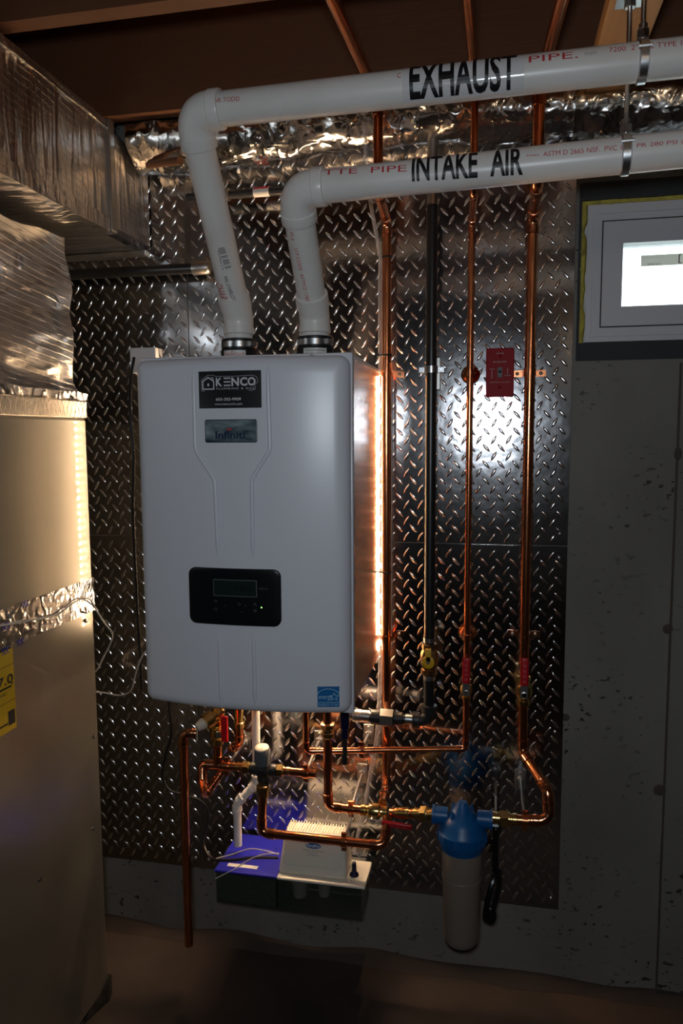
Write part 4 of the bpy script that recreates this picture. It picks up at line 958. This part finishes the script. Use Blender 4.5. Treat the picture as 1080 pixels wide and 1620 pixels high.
# hangers on threaded rods
def rod_hanger(wp, pp, r, axis, label, ring='copper', plate=True, rm='zinc'):
    # wp: foot on the wall, pp: pipe centre
    wp = Vector(wp); pp = Vector(pp); root = thing('rod_hanger', label, 'hanger', wp)
    d = (pp-wp).normalized(); L = (pp-wp).length
    if plate:
        mb = MB(); rbox(mb, (wp.x-0.014, -TH-0.0045, wp.z-0.030), (wp.x+0.014, -TH-0.002, wp.z+0.024), 0.001, 1); hexnut(mb, (wp.x, -TH-0.009, wp.z), (0, 1, 0), 0.009, 0.010)
        mb.lathe((wp.x, -TH-0.004, wp.z-0.022), (0, -1, 0), [(0, 0.0045), (0.003, 0.003), (0.0035, 0.0005)], 8); mb.lathe((wp.x, -TH-0.004, wp.z+0.017), (0, -1, 0), [(0, 0.0045), (0.003, 0.003), (0.0035, 0.0005)], 8); mb.build('wall_flange', 'galv', root)
    n_ = int((L-r-0.008)/0.003); prof = []
    for i in range(n_): prof += [(0.004+i*0.003, 0.0042), (0.0055+i*0.003, 0.0036)]
    MB().lathe(wp, d, prof, 10).build('threaded_rod', rm, root, smooth=60)
    ax = Vector(axis).normalized()
    mb = MB().lathe(pp - ax*0.007, ax, [(0, r+0.0003), (0, r+0.003), (0.014, r+0.003), (0.014, r+0.0003)], 20)
    mb.lathe(pp - d*(r+0.001), -d, [(0, 0.006), (0.012, 0.006)], 10)
    up = d.cross(ax).normalized()
    for s_ in (-1, 1):
        c2 = pp + up*s_*(r+0.006); Mx = Matrix(((*ax, 0), (*up, 0), (*d, 0), (0, 0, 0, 1))).transposed(); Mx.translation = c2; mb.box((-0.006, -0.007, -0.003), (0.006, 0.007, 0.003), Mx)
    mb.build('pipe_ring', ring, root)
def wallp(px, py): p = at(px, py, 1.9-TH-0.004); return p
mixz = at(380, 1216, 1.745).z
def on(p, z=None, y=None, x=None): q = Vector(p); 
hgr = [((392, 1165), 1), ((505, 1170), 2), ((583, 1158), 3), ((573, 1220), 4), ((822, 1240), 5), ((560, 1290), 6)]
# mixing valve line
ml = at(318, 1216, 1.745); mr = at(516, 1219, 1.745); 
mixL = thing('mixing_valve_line', 'copper line with a thermostatic mixing valve, grey knob and brass unions', 'valve', at(417, 1216, 1.745))
zc = at(417, 1217, 1.745).z; yc = Yd(1.745)
def onl(px): p = at(px, 1216, 1.745); return Vector((p.x, yc, zc))
run(mixL, [onl(500), onl(440)], r34)
run(mixL, [onl(398), onl(345), onl(322), ][:2], r34)
mb = MB().lathe(onl(417), (1, 0, 0), [(-0.036, 0.010), (-0.034, 0.015), (-0.016, 0.016), (-0.014, 0.02), (0.014, 0.02), (0.016, 0.016), (0.034, 0.015), (0.036, 0.010)], 18)
mb.lathe(onl(417), (0, 0, -1), [(0, 0.018), (0.028, 0.017), (0.030, 0.0145), (0.040, 0.0145)], 18); mb.build('valve_body', 'blackfit', mixL)
cc = onl(417) + Vector((0, -0.004, 0.016))
kn = MB().lathe(cc, (0, -0.18, 1), [(0, 0.014), (0.004, 0.0205), (0.038, 0.0205), (0.045, 0.0175), (0.046, 0.002)], 28).build('grey_knob', 'knob_grey', mixL)
MB().lathe(cc + Vector((0, -0.18, 1)).normalized()*0.046, (0, -0.18, 1), [(0, 0.018), (0.003, 0.0175), (0.006, 0.013), (0.0062, 0.002)], 24).build('dial', 'knob_white', kn)
mb = MB()
for k in range(10):
    a = 2*math.pi*k/10; mb.box((cc.x+0.0205*math.cos(a)-0.001, cc.y+0.0205*math.sin(a)-0.0045-0.001, cc.z+0.008), (cc.x+0.0205*math.cos(a)+0.001, cc.y+0.0205*math.sin(a)-0.0045+0.001, cc.z+0.034))
mb.build('knob_ridges', 'knob_grey', kn)
for px in (389, 443): coupling(mixL, onl(px), (1, 0, 0), 0.0092, 0.055)
mb = MB().lathe(m0 + Vector((0, 0, -0.006)), (0, 0, 1), [(-0.02, 0.0125), (-0.018, 0.0145), (-0.006, 0.0145), (-0.004, 0.017), (0.012, 0.017), (0.014, 0.014)], 16); mb.build('union', 'darkbrass', bp_)
# tee with boiler drop and the short elbow stub
tee = onl(345)
mb = MB().lathe(tee, (1, 0, 0), [(-0.03, 0.0111), (-0.029, 0.0132), (0.029, 0.0132), (0.03, 0.0111)], 16); mb.lathe(tee, (0, 0, 1), [(0, 0.0125), (0.026, 0.0132), (0.027, 0.0111)], 16); mb.build('tee', 'solder', mixL)
MB().tube([tee + Vector((0, 0, 0.02)), Vector((tee.x, tee.y, at(345, 1180, 1.745).z))], r34, 16).build('pipe', 'copper', mixL)
ctop = Vector((tee.x, tee.y, at(343, 1158, 1.745).z))
mb = MB().lathe(ctop, (0, 0, 1), [(-0.034, 0.012), (-0.032, 0.016), (-0.018, 0.016), (-0.016, 0.013), (-0.010, 0.019), (0.012, 0.019), (0.016, 0.014), (0.02, 0.018), (0.032, 0.018), (0.034, 0.014), (0.07, 0.013)], 12); mb.build('valve_body', 'brass', mixL)
# red lever pointing up at (358,1140)
Mx = Matrix.Identity(4)
lv = ctop + Vector((0.016, -0.018, 0.0)); 
mb = MB(); rbox(mb, (lv.x+0.002, lv.y-0.006, lv.z-0.016), (lv.x+0.020, lv.y+0.003, lv.z+0.052), 0.0035, 3); mb.build('lever_grip', 'red', mixL)
mb = MB(); mb.box((lv.x-0.012, lv.y-0.001, lv.z-0.008), (lv.x+0.014, lv.y+0.001, lv.z+0.008)); mb.build('lever_arm', 'zinc', mixL)
e0 = onl(333); stub = [e0, onl(320), at(320, 1236, 1.73), at(327, 1257, 1.70)]
MB().tube(fillet(stub, 0.02, 6), 0.0125, 16).build('elbow', 'solder', mixL)
rb = MB(); a = Vector(at(350, 1222, 1.76)); b_ = at(326, 1256, 1.70); prof = []; L = (b_-a).length
for i in range(11): prof += [(i*L/11, 0.0085), ((i+0.5)*L/11, 0.0118)]
prof.append((L, 0.0085)); rb.lathe(a, b_-a, prof, 18).build('highlight_ribs', 'solder', mixL, smooth=60)  # added ribs, shaped to imitate bright highlight ridges on the elbow
# relief valve and its discharge pipe
rv0 = at(289, 1186, 1.70); rv1 = at(300, 1495, 1.70); rv1.x = rv0.x = (rv0.x+rv1.x)/2
rel = thing('relief_valve', 'brass relief valve with grey cap and long copper discharge pipe reaching near floor', 'valve', rv1)
rc = at(318, 1147, 1.70); rb_ = at(352, 1122, 1.745); dirv = (rb_-rc).normalized()
mb = MB().lathe(rc, dirv, [(0.008, 0.012), (0.012, 0.021), (0.034, 0.021), (0.037, 0.013), (0.045, 0.013), (0.047, 0.017), (0.062, 0.017), (0.064, 0.012), ((rb_-rc).length, 0.011)], 18); mb.build('valve_body', 'brass', rel)
MB().lathe(rc, dirv, [(-0.014, 0.004), (-0.012, 0.010), (0.004, 0.0145), (0.010, 0.0145)], 18).build('test_cap', 'knob_white', rel)
mb = MB().tube([rc - dirv*0.013, rc - dirv*0.014 + Vector((0.002, -0.004, -0.03))], 0.0022, 8); mb.build('test_lever', 'zinc', rel)
er = at(290, 1172, 1.70); out1 = at(312, 1160, 1.71)
run(rel, [out1, Vector((rv0.x, rv0.y, out1.z+0.004)), at(0, 0, 1.0)*0 + Vector((rv0.x, rv0.y, rv1.z))], r34)
# PVC condensate drain from the boiler, elbow and drop into the tank
d0 = at(405, 1170, 1.80); dtop = Vector((d0.x, d0.y, bz0+0.03)); d1 = at(403, 1238, 1.80); d1.x = d0.x; d2 = at(375, 1270, 1.785); d3 = at(375, 1337, 1.785); d3.x = d2.x
cd_ = thing('condensate_drain', 'white plastic condensate drain pipe from boiler down into the blue topped tank', 'pipe', d3)
run(cd_, [dtop, d1, d2, d3], 0.0106, 'pvc', 'pvc_fit', sock=1.25)

# rod hangers (wall foot -> pipe ring)
def along(z, d, px): p = at(px, 1200, d); return Vector((p.x, Yd(d), z))
hA = Vector((wallp(392, 1163).x, -TH, wallp(392, 1163).z))
pA = Vector((hA.x, yc, zc)); rod_hanger((hA.x-0.008, -TH-0.004, zc+0.004), (hA.x-0.008, yc, zc), r34, (1, 0, 0), 'threaded rod hanger left of the grey knob, holding the mixing valve line')
pB = wallp(505, 1170); rod_hanger((pB.x, -TH-0.004, pB.z), (pB.x, yc, zc+0.0), r34, (1, 0, 0), 'threaded rod hanger just left of the dark union under the boiler')
pC = wallp(583, 1160); rod_hanger((pC.x, -TH-0.004, pC.z), (pC.x-0.002, h3b.y*0.62+b3c.y*0.38, h3.z*0.62+h3b.z*0.38), r12, (1, 0, 0), 'upper right threaded rod hanger, holding the thin horizontal copper pipe')
pD = wallp(573, 1222); rod_hanger((pD.x, -TH-0.004, pD.z), (pD.x-0.006, v1.y, v1.z), r34, (1, 0, 0), 'threaded rod hanger above the brass ball valve with downward rod', ring='copper')
pE = wallp(823, 1232); rod_hanger((pE.x, -TH-0.004, pE.z), at(830, 1298, 1.72), r1*0.86, (1, 0, 0), 'lone threaded rod hanger right of the filter, under the rightmost pipe')
pF = wallp(566, 1262); rod_hanger((pF.x, -TH-0.004, m1.z+0.02), (pF.x, m1.y, m1.z), r34, (1, 0, 0), 'threaded rod hanger above the deck at pump right side')

# brass line from valve to the filter
fl = thing('filter_inlet', 'brass unions and copper line feeding the left port of the blue filter', 'pipe', at(650, 1280, 1.74))
fa = at(618, 1278, 1.76); fb = at(684, 1288, 1.725); fa.z = v1.z
MB().tube([fa, fb], r34, 16).build('pipe', 'copper', fl)
dd = (fb-fa)
coupling(fl, fa.lerp(fb, 0.30), dd, 0.0105, 0.040, nut=False, m='brass', name='coupling'); coupling(fl, fa.lerp(fb, 0.82), dd, 0.0105, 0.058)

# water filter
fc = at(731, 1292, 1.72); flt = thing('water_filter', 'whole house water filter with blue cap and long frosted sump', 'filter', (fc.x, fc.y, at(731, 1495, 1.72).z))
fb0 = at(731, 1342, 1.72).z; ft = at(731, 1268, 1.72).z; fbot = at(733, 1497, 1.72).z
cap = MB().lathe((fc.x, fc.y, fb0), (0, 0, 1), [(0, 0.045), (0.002, 0.050), (0.020, 0.055), (0.024, 0.057), (0.046, 0.058), (0.049, 0.055), (0.066, 0.050), (0.080, 0.040), (0.088, 0.028), (ft-fb0, 0.010)], 36).build('filter_cap', 'filter_blue', flt)
mb = MB()
for s_ in (-1, 1):
    mb.lathe((fc.x+s_*0.035, fc.y, fc.z-0.001), (s_, 0, 0), [(0, 0.020), (0.030, 0.021), (0.031, 0.0235), (0.036, 0.0235), (0.037, 0.014)], 20)
for k in range(4):
    a = math.radians(45+90*k); 
    Mx = Matrix.Rotation(a, 4, 'Z'); Mx.translation = Vector((fc.x, fc.y, fb0+0.070)); mb.add([Mx @ Vector(v) for v in ((0.012, -0.002, 0), (0.040, -0.002, 0), (0.032, -0.002, 0.034), (0.024, -0.002, 0.020), (0.012, 0.002, 0), (0.040, 0.002, 0), (0.032, 0.002, 0.034), (0.024, 0.002, 0.020))], [(0,1,2,3),(7,6,5,4),(0,4,5,1),(1,5,6,2),(2,6,7,3),(3,7,4,0)])
mb.build('ports_and_ribs', 'filter_blue', cap)
mb = MB()
for k in range(24):
    a = 2*math.pi*k/24; mb.lathe((fc.x+0.0575*math.cos(a), fc.y+0.0575*math.sin(a), fb0+0.024), (0, 0, 1), [(0, 0.002), (0.02, 0.002)], 6)
mb.build('cap_ridges', 'filter_blue', cap)
H = fb0-fbot
MB().lathe((fc.x, fc.y, fbot), (0, 0, 1), [(0, 0.010), (0.003, 0.022), (0.010, 0.034), (0.020, 0.0405), (0.034, 0.0435), (H*0.70, 0.0455), (H*0.705, 0.0475), (H*0.73, 0.0475), (H*0.735, 0.0465), (H-0.004, 0.048), (H+0.004, 0.046)], 36).build('sump', 'filter_white', flt)
MB().lathe((fc.x, fc.y, fbot-0.001), (0, 0, 1), [(-0.002, 0.004), (0.001, 0.024), (0.009, 0.0355), (0.016, 0.040), (0.0165, 0.0402)], 30).build('sump_foot', 'rubber', flt)
# filter wrench hanging beside
w0 = at(784, 1306, 1.74); w1 = at(783, 1378, 1.74); w2 = at(776, 1425, 1.74)
wr = thing('filter_wrench', 'black plastic filter wrench hanging right of the filter', 'wrench', at(775, 1460, 1.74))
mb = MB(); mb.tube([w0, w1], 0.0075, 10); mb.build('handle', 'black', wr)
c0 = at(779, 1418, 1.74); rx, rz = 0.013, 0.062; pts = []
for k in range(25): a = 2*math.pi*k/24; pts.append(c0 + Vector((rx*math.sin(a)+0.010*math.cos(a), 0.03*math.sin(a), rz*math.cos(a))))
MB().tube(pts, 0.007, 8, cap=False).build('hoop', 'black', wr)
sphere(MB(), at(775, 1448, 1.74), 0.017, 0.9, 0.6, 1.5).build('grip_end', 'black', wr)
MB().lathe(w0+Vector((0, 0, -0.004)), (0, 1, 0), [(-0.01, 0.003), (0.156, 0.003)], 8).build('hook', 'zinc', wr)

# =================================================================== CONDENSATE PUMP AND TANK
DFD, DBD = 1.70, 1.812; dz = 1.45-0.6476*DFD
dx0 = at(338, 1376, DFD).x; dx1 = at(577, 1404, DFD).x; tz0 = at(450, 1443, DFD).z
dxm = at(437, 1390, DFD).x
tnk = thing('neutraliser_tank', 'smoked clear condensate tank with blue and ivory deck under the boiler', 'tank', ((dx0+dx1)/2, Yd(1.79), tz0))
mb = MB(); rbox(mb, (dx0, Yd(DFD), dz-0.007), (dxm, Yd(1.882), dz), 0.003, 2); bd = mb.build('blue_lid', 'deck_blue', tnk)
mb = MB(); rbox(mb, (dxm, Yd(DFD)-0.001, dz-0.007), (dx1, Yd(DBD), dz+0.001), 0.003, 2); wd = mb.build('ivory_deck', 'pump_white', tnk)
xm1 = (dx0+0.095)
def tankbox(x0, x1, nm, mm, inset):
    mb = MB(); t = 0.0025
    mb.box((x0, Yd(DFD)+inset, tz0), (x1, Yd(DFD)+inset+t, dz-0.007)); mb.box((x0, Yd(DBD)-inset-t, tz0), (x1, Yd(DBD)-inset, dz-0.007)); mb.box((x0, Yd(DFD)+inset+t, tz0), (x0+t, Yd(DBD)-inset-t, dz-0.007)); mb.box((x1-t, Yd(DFD)+inset+t, tz0), (x1, Yd(DBD)-inset-t, dz-0.007)); mb.box((x0+t, Yd(DFD)+inset+t, tz0), (x1-t, Yd(DBD)-inset-t, tz0+t))
    return mb.build(nm, mm, tnk, smooth=0)
tankbox(dx0+0.004, dxm-0.002, 'tank_body', 'tank', 0.004); tankbox(dxm+0.002, dx1-0.010, 'tank_body', 'tank', 0.004)
boxgrid(MB(), (dx0+0.009, Yd(DFD)+0.009, tz0+0.004), (dxm-0.007, Yd(DBD)-0.009, dz-0.018), 0.008, lambda p: p + noise.noise_vector(p*120)*0.0018).build('neutraliser_media', 'media', tnk)
mb = MB(); mb.lathe((dxm+0.045, Yd(1.76), tz0+0.012), (0, 0, 1), [(0, 0.018), (0.03, 0.020), (dz-tz0-0.03, 0.03)], 20); mb.lathe((dxm+0.11, Yd(1.76), tz0+0.02), (0, 0, 1), [(0, 0.014), (dz-tz0-0.03, 0.02)], 16); mb.build('float_well', 'pump_white', tnk)
mb = MB(); mb.box((dx0+0.02, Yd(DBD), dz-0.06), (dx1-0.03, -0.006, dz-0.04)); mb.box((dx0+0.02, Yd(DFD)+0.01, tz0-0.004), (dx1-0.02, -0.006, tz0)); mb.build('wall_shelf', 'galv', tnk, smooth=0)
# blank label on the blue lid, round marks on the ivory deck
def atdz(px, py, z=dz): return atz(px, py, z)
a = atdz(360, 1368); b_ = atdz(406, 1376)
mb = MB(); rbox(mb, (a.x, a.y-0.006, dz), (b_.x, a.y+0.008, dz+0.001), 0.0005, 1); mb.build('label', 'label_white', bd)
for px, py, r_ in ((555, 1394, 0.010), (437, 1343, 0.008)):
    p = atdz(px, py); ringp = [(p.x+r_*math.cos(t), p.y+r_*math.sin(t)) for t in [2*math.pi*k/24 for k in range(24)]]
    stroke(ringp, 0.0008, lambda u, v: Vector((u, v, dz+0.0016)), True).build('knockout_mark', 'ink_black', wd, smooth=0)
    MB().lathe((p.x, p.y, dz+0.001), (0, 0, 1), [(0, 0.0014), (0.001, 0.0014)], 10).build('knockout_centre', 'ink_black', wd)
lay_text('ALARM', *[atdz(562, 1358).x-0.004, atdz(562, 1358).x+0.016], atdz(562, 1358).y, atdz(562, 1358).y+0.006, lambda u, v: Vector((u, v, dz+0.0016)), 'ink_black', wd)
# pump motor housing
pmp = thing('condensate_pump', 'ivory condensate pump housing with blue oval badge on the tank deck', 'pump', ((at(444, 1390, 1.72).x+at(548, 1390, 1.72).x)/2, Yd(1.78), dz+0.001))
hx0, hx1 = at(441, 1380, 1.722).x, at(549, 1390, 1.722).x; zt = dz+0.098
def house(x0, x1, y0f, y0t, y1, z0, z1, r_, name, m, parent):
    bm = bmesh.new(); bmesh.ops.create_cube(bm, size=1)
    for v in bm.verts:
        t = v.co.z+0.5; x = x0+(v.co.x+0.5)*(x1-x0); x = (x0+x1)/2+(x-(x0+x1)/2)*(1-0.10*t)
        yf = y0f+(y0t-y0f)*t; v.co = Vector((x, yf if v.co.y < 0 else y1, z0+t*(z1-z0)))
    bmesh.ops.bevel(bm, geom=list(bm.edges), offset=r_, segments=4, profile=0.5, affect='EDGES'); bm.verts.index_update()
    mb = MB().add([v.co.copy() for v in bm.verts], [[v.index for v in f.verts] for f in bm.faces]); bm.free(); mb.wn = 1; return mb.build(name, m, parent)
ho = house(hx0, hx1, Yd(1.712), Yd(1.742), Yd(1.800), dz+0.0015, zt, 0.009, 'motor_housing', 'pump_white', pmp)
# raised front plate
f0 = Vector((0, Yd(1.712), dz)); f1 = Vector((0, Yd(1.742), zt)); nf = Vector((0, -(zt-dz), (f1.y-f0.y))).normalized(); upv = (f1-f0).normalized(); hL = (f1-f0).length
def hmap(off): return lambda u, v: Vector((u, f0.y, f0.z)) + upv*v + nf*off
wx0, wx1 = hx0+0.012, hx1-0.016
rr_patch(wx0, wx1, 0.026, hL-0.006, 0.010, 0.0035, mapf=lambda o_: hmap(o_), th=1).build('front_plate', 'pump_white', ho)
mxx = (wx0+wx1)/2
ov = MB().add([hmap(0.0040)(mxx+0.002+0.020*math.cos(t), 0.077+0.0068*math.sin(t)) for t in [2*math.pi*k/30 for k in range(30)]], [tuple(range(30))]).build('badge', 'es_blue', ho, smooth=0)
lay_text('PurePro', mxx-0.0145, mxx+0.0185, 0.0735, 0.0805, hmap(0.0044), 'ink_white', ov, bold=0.02)
lay_text('Condensate Neutralizer Pump', mxx-0.026, mxx+0.030, 0.0640, 0.0668, hmap(0.0040), 'ink_black', ho, bold=0.01)
lay_text('Model PP-120', mxx-0.010, mxx+0.012, 0.0590, 0.0612, hmap(0.0040), 'ink_black', ho)
lay_text('READ INSTRUCTIONS', mxx-0.013, mxx+0.018, 0.0540, 0.0558, hmap(0.0040), 'ink_black', ho)
mb = MB()
for k in range(22):
    x = hx0+0.014+(hx1-hx0-0.028)*k/21
    mb.box((x-0.0010, Yd(1.755), zt-0.006), (x+0.0010, Yd(1.797), zt+0.004))
fo_ = mb.build('vent_fins', 'pump_white', ho, smooth=0); fo_['kind'] = 'stuff'
# navy hose connector on the deck
nc = atdz(560, 1385, dz); nc = Vector((nc.x, nc.y, dz+0.001))
topn = at(560, 1352, 1.9+nc.y+0.01)
MB().lathe(nc, (0, 0.0, 1), [(0, 0.012), (0.004, 0.0115), (0.010, 0.006), (0.034, 0.0052), (0.035, 0.003)], 18).build('connector', 'navy', dtube)

# cords
cord = [at(267, 1112, 1.60), at(271, 1160, 1.66), at(262, 1195, 1.72), at(257, 1228, 1.74), at(268, 1250, 1.74), at(292, 1257, 1.75), at(318, 1268, 1.76), at(330, 1290, 1.76), at(322, 1330, 1.74), at(332, 1356, 1.715), at(360, 1361, 1.70), at(400, 1357, 1.705), at(440, 1357, 1.715)]
tag(MB().tube(smooth_path(cord), 0.0036, 8).build('power_cord', 'rubber'), 'black power cord dropping from boiler bottom left to the condensate pump', 'cord')
wa = [at(441, 1352, 1.712), at(420, 1346, 1.705), at(395, 1343, 1.70), at(366, 1352, 1.70), at(342, 1358, 1.70)]
tag(MB().tube(smooth_path(wa), 0.0016, 6).build('white_wire', 'whitewire'), 'upper thin white wire arching over the blue tank lid', 'wire')
wb = [at(441, 1350, 1.710), at(420, 1351, 1.70), at(398, 1358, 1.695), at(372, 1374, 1.69), at(341, 1390, 1.685)]
tag(MB().tube(smooth_path(wb), 0.0016, 6).build('white_wire', 'whitewire'), 'lower thin white wire hanging off the front of the blue tank lid', 'wire')
FXo = FX+0.0065
wc = [atx(-30, 996, FXo), atx(0, 990, FXo), atx(45, 982, FXo), atx(90, 972, FXo), atx(118, 952, FXo), atx(140, 947, FXo+0.004), at(152, 965, 1.66), at(165, 985, 1.68), at(178, 1003, 1.70), at(173, 1022, 1.72), at(163, 1040, 1.74), at(153, 1060, 1.76), at(130, 1080, 1.78), at(140, 1093, 1.78), at(165, 1096, 1.78), at(190, 1100, 1.76), at(207, 1092, 1.70), at(215, 1065, 1.64), at(224, 1040, 1.60), at(240, 1020, 1.58)]
tag(MB().tube(smooth_path(wc), 0.0022, 8).build('white_cable', 'whitewire'), 'white cable from furnace tape band looping across to the boiler', 'cable')

# navy connection and brass bits right below the boiler
nv = at(545, 1150, 1.74); root = thing('condensate_fitting', 'dark navy fitting under the boiler right corner', 'fitting', nv)
MB().lathe((nv.x, nv.y, nv.z-0.03), (0, 0, 1), [(0, 0.006), (0.002, 0.009), (0.026, 0.009), (0.028, 0.012), (0.05, 0.012), (bz0+0.02-nv.z+0.03, 0.010)], 16).build('fitting_body', 'navy', root)
MB().lathe((nv.x, nv.y, nv.z-0.095), (0, 0, 1), [(0, 0.006), (0.065, 0.006)], 12).build('stem', 'blackfit', root)
nb = at(378, 1140, 1.80); root = thing('cold_inlet', 'brass and copper stub under the boiler, behind the red lever', 'fitting', nb)
mb = MB().lathe((nb.x, nb.y, nb.z-0.02), (0, 0, 1), [(0, 0.011), (0.002, 0.015), (0.016, 0.015), (0.018, 0.012), (bz0+0.02-nb.z+0.02, 0.012)], 14); mb.build('brass_nut', 'brass', root)
run(root, [Vector((nb.x, nb.y, nb.z-0.02)), Vector((nb.x, nb.y, nb.z-0.065)), Vector((nb.x-0.03, nb.y+0.01, nb.z-0.085))], r34)

# =================================================================== HORIZONTAL PIPES ON THE UPPER WALL
hy = 1.845; a = at(60, 430, hy); b_ = at(332, 427, hy); b_.z = a.z = (at(200, 430, hy).z)
bpz = thing('black_pipe', 'horizontal black steel pipe below the trunk duct at upper left wall', 'pipe', a)
MB().tube([a, b_], 0.0135, 16).build('pipe', 'blackpipe', bpz)
c0 = at(318, 427, hy); c0.z = a.z; c0.y = a.y
MB().lathe(c0, (1, 0, 0), [(-0.022, 0.014), (-0.021, 0.0175), (0.018, 0.0175), (0.022, 0.015), (0.024, 0.0135)], 18).build('coupling', 'galv', bpz)
a = at(296, 309, 1.84); b_ = at(462, 302, 1.84); a.z = b_.z = at(400, 305, 1.84).z
tp = thing('grey_pipe', 'short horizontal dark steel pipe with a red sticker between the two vent risers', 'pipe', a)
MB().tube([a, b_], 0.0105, 16).build('pipe', 'blackfit', tp)
c0 = at(354, 306, 1.84); c0 = Vector((c0.x, a.y, a.z)); MB().lathe(c0, (1, 0, 0), [(-0.015, 0.011), (-0.014, 0.0155), (0.014, 0.0155), (0.015, 0.011)], 14).build('coupling', 'galv', tp)
MB().lathe(Vector((at(414, 304, 1.84).x, a.y, a.z)), (1, 0, 0), [(-0.02, 0.0108), (-0.02, 0.0112), (0.02, 0.0112), (0.02, 0.0108)], 16).build('sticker', 'label_white', tp)
MB().lathe(Vector((at(414, 304, 1.84).x, a.y-0.0006, a.z+0.003)), (1, 0, 0), [(-0.0195, 0.009), (-0.0195, 0.0095), (0.0195, 0.0095), (0.0195, 0.009)], 16).build('sticker_band', 'red', tp)
a = at(231, 261, 1.80); b_ = at(285, 254, 1.70)
tag(MB().tube([a, b_], 0.009, 12).build('pipe_stub', 'wood'), 'short dark brown pipe stub left of exhaust riser, below foil roll', 'pipe')

# =================================================================== RED SWITCH
p0, p1 = at(769, 551, 1.865), at(812, 627, 1.865); xs0, xs1, z0s, z1s = p0.x, p1.x, p1.z, p0.z
sw_ = thing('emergency_switch', 'red steel switch plate with black toggle on the tread plate', 'switch', ((xs0+xs1)/2, 0, z0s))
mb = MB(); rbox(mb, (xs0+0.001, Yd(1.872), z0s+0.001), (xs1-0.001, -TH-0.002, z1s-0.001), 0.004, 2); mb.build('switch_box', 'redplate', sw_)
mb = MB(); rbox(mb, (xs0, Yd(1.8655), z0s), (xs1, Yd(1.8715), z1s), 0.0028, 3); fp = mb.build('face_plate', 'redplate', sw_)
cxs, czs = (xs0+xs1)/2, (z0s+z1s)/2; yf = Yd(1.8655)-0.0004
MB().box((cxs-0.0055, yf-0.0004, czs-0.012), (cxs+0.0055, yf+0.001, czs+0.012)).build('toggle_slot', 'ink_black', fp, smooth=0)
MB().add([(cxs-0.004, yf, czs-0.004), (cxs+0.004, yf, czs-0.004), (cxs+0.004, yf, czs+0.005), (cxs-0.004, yf, czs+0.005), (cxs-0.003, yf-0.012, czs-0.009), (cxs+0.003, yf-0.012, czs-0.009), (cxs+0.003, yf-0.012, czs-0.003), (cxs-0.003, yf-0.012, czs-0.003)], [(0,1,5,4),(1,2,6,5),(2,3,7,6),(3,0,4,7),(4,5,6,7)]).build('toggle', 'knob_grey', sw_, smooth=0)
smp = lambda u, v: Vector((u, yf-0.0002, v))
H_ = z1s-z0s
for s_, a, b_, c0, d0_ in (('GAS', -0.009, 0.009, 0.875, 0.905), ('BURNER', -0.016, 0.016, 0.70, 0.73), ('ON', -0.024, -0.013, 0.555, 0.58), ('OFF', 0.011, 0.026, 0.42, 0.445), ('EMERGENCY SWITCH', -0.024, 0.024, 0.285, 0.305)):
    lay_text(s_, cxs+a, cxs+b_, z0s+c0*H_, z0s+d0_*H_, smp, 'ink_pale', fp)
stroke([(cxs-0.019, z0s+0.38*H_), (cxs-0.019, z0s+0.53*H_)], 0.0012, smp).build('arrow', 'ink_pale', fp, smooth=0)
stroke([(cxs+0.018, z0s+0.47*H_), (cxs+0.018, z0s+0.58*H_)], 0.0012, smp).build('arrow', 'ink_pale', fp, smooth=0)
for zf in (0.83, 0.19): MB().lathe((cxs, yf+0.0004, z0s+zf*H_), (0, -1, 0), [(0, 0.0042), (0.001, 0.004), (0.002, 0.002)], 12).build('screw', 'redplate', fp)
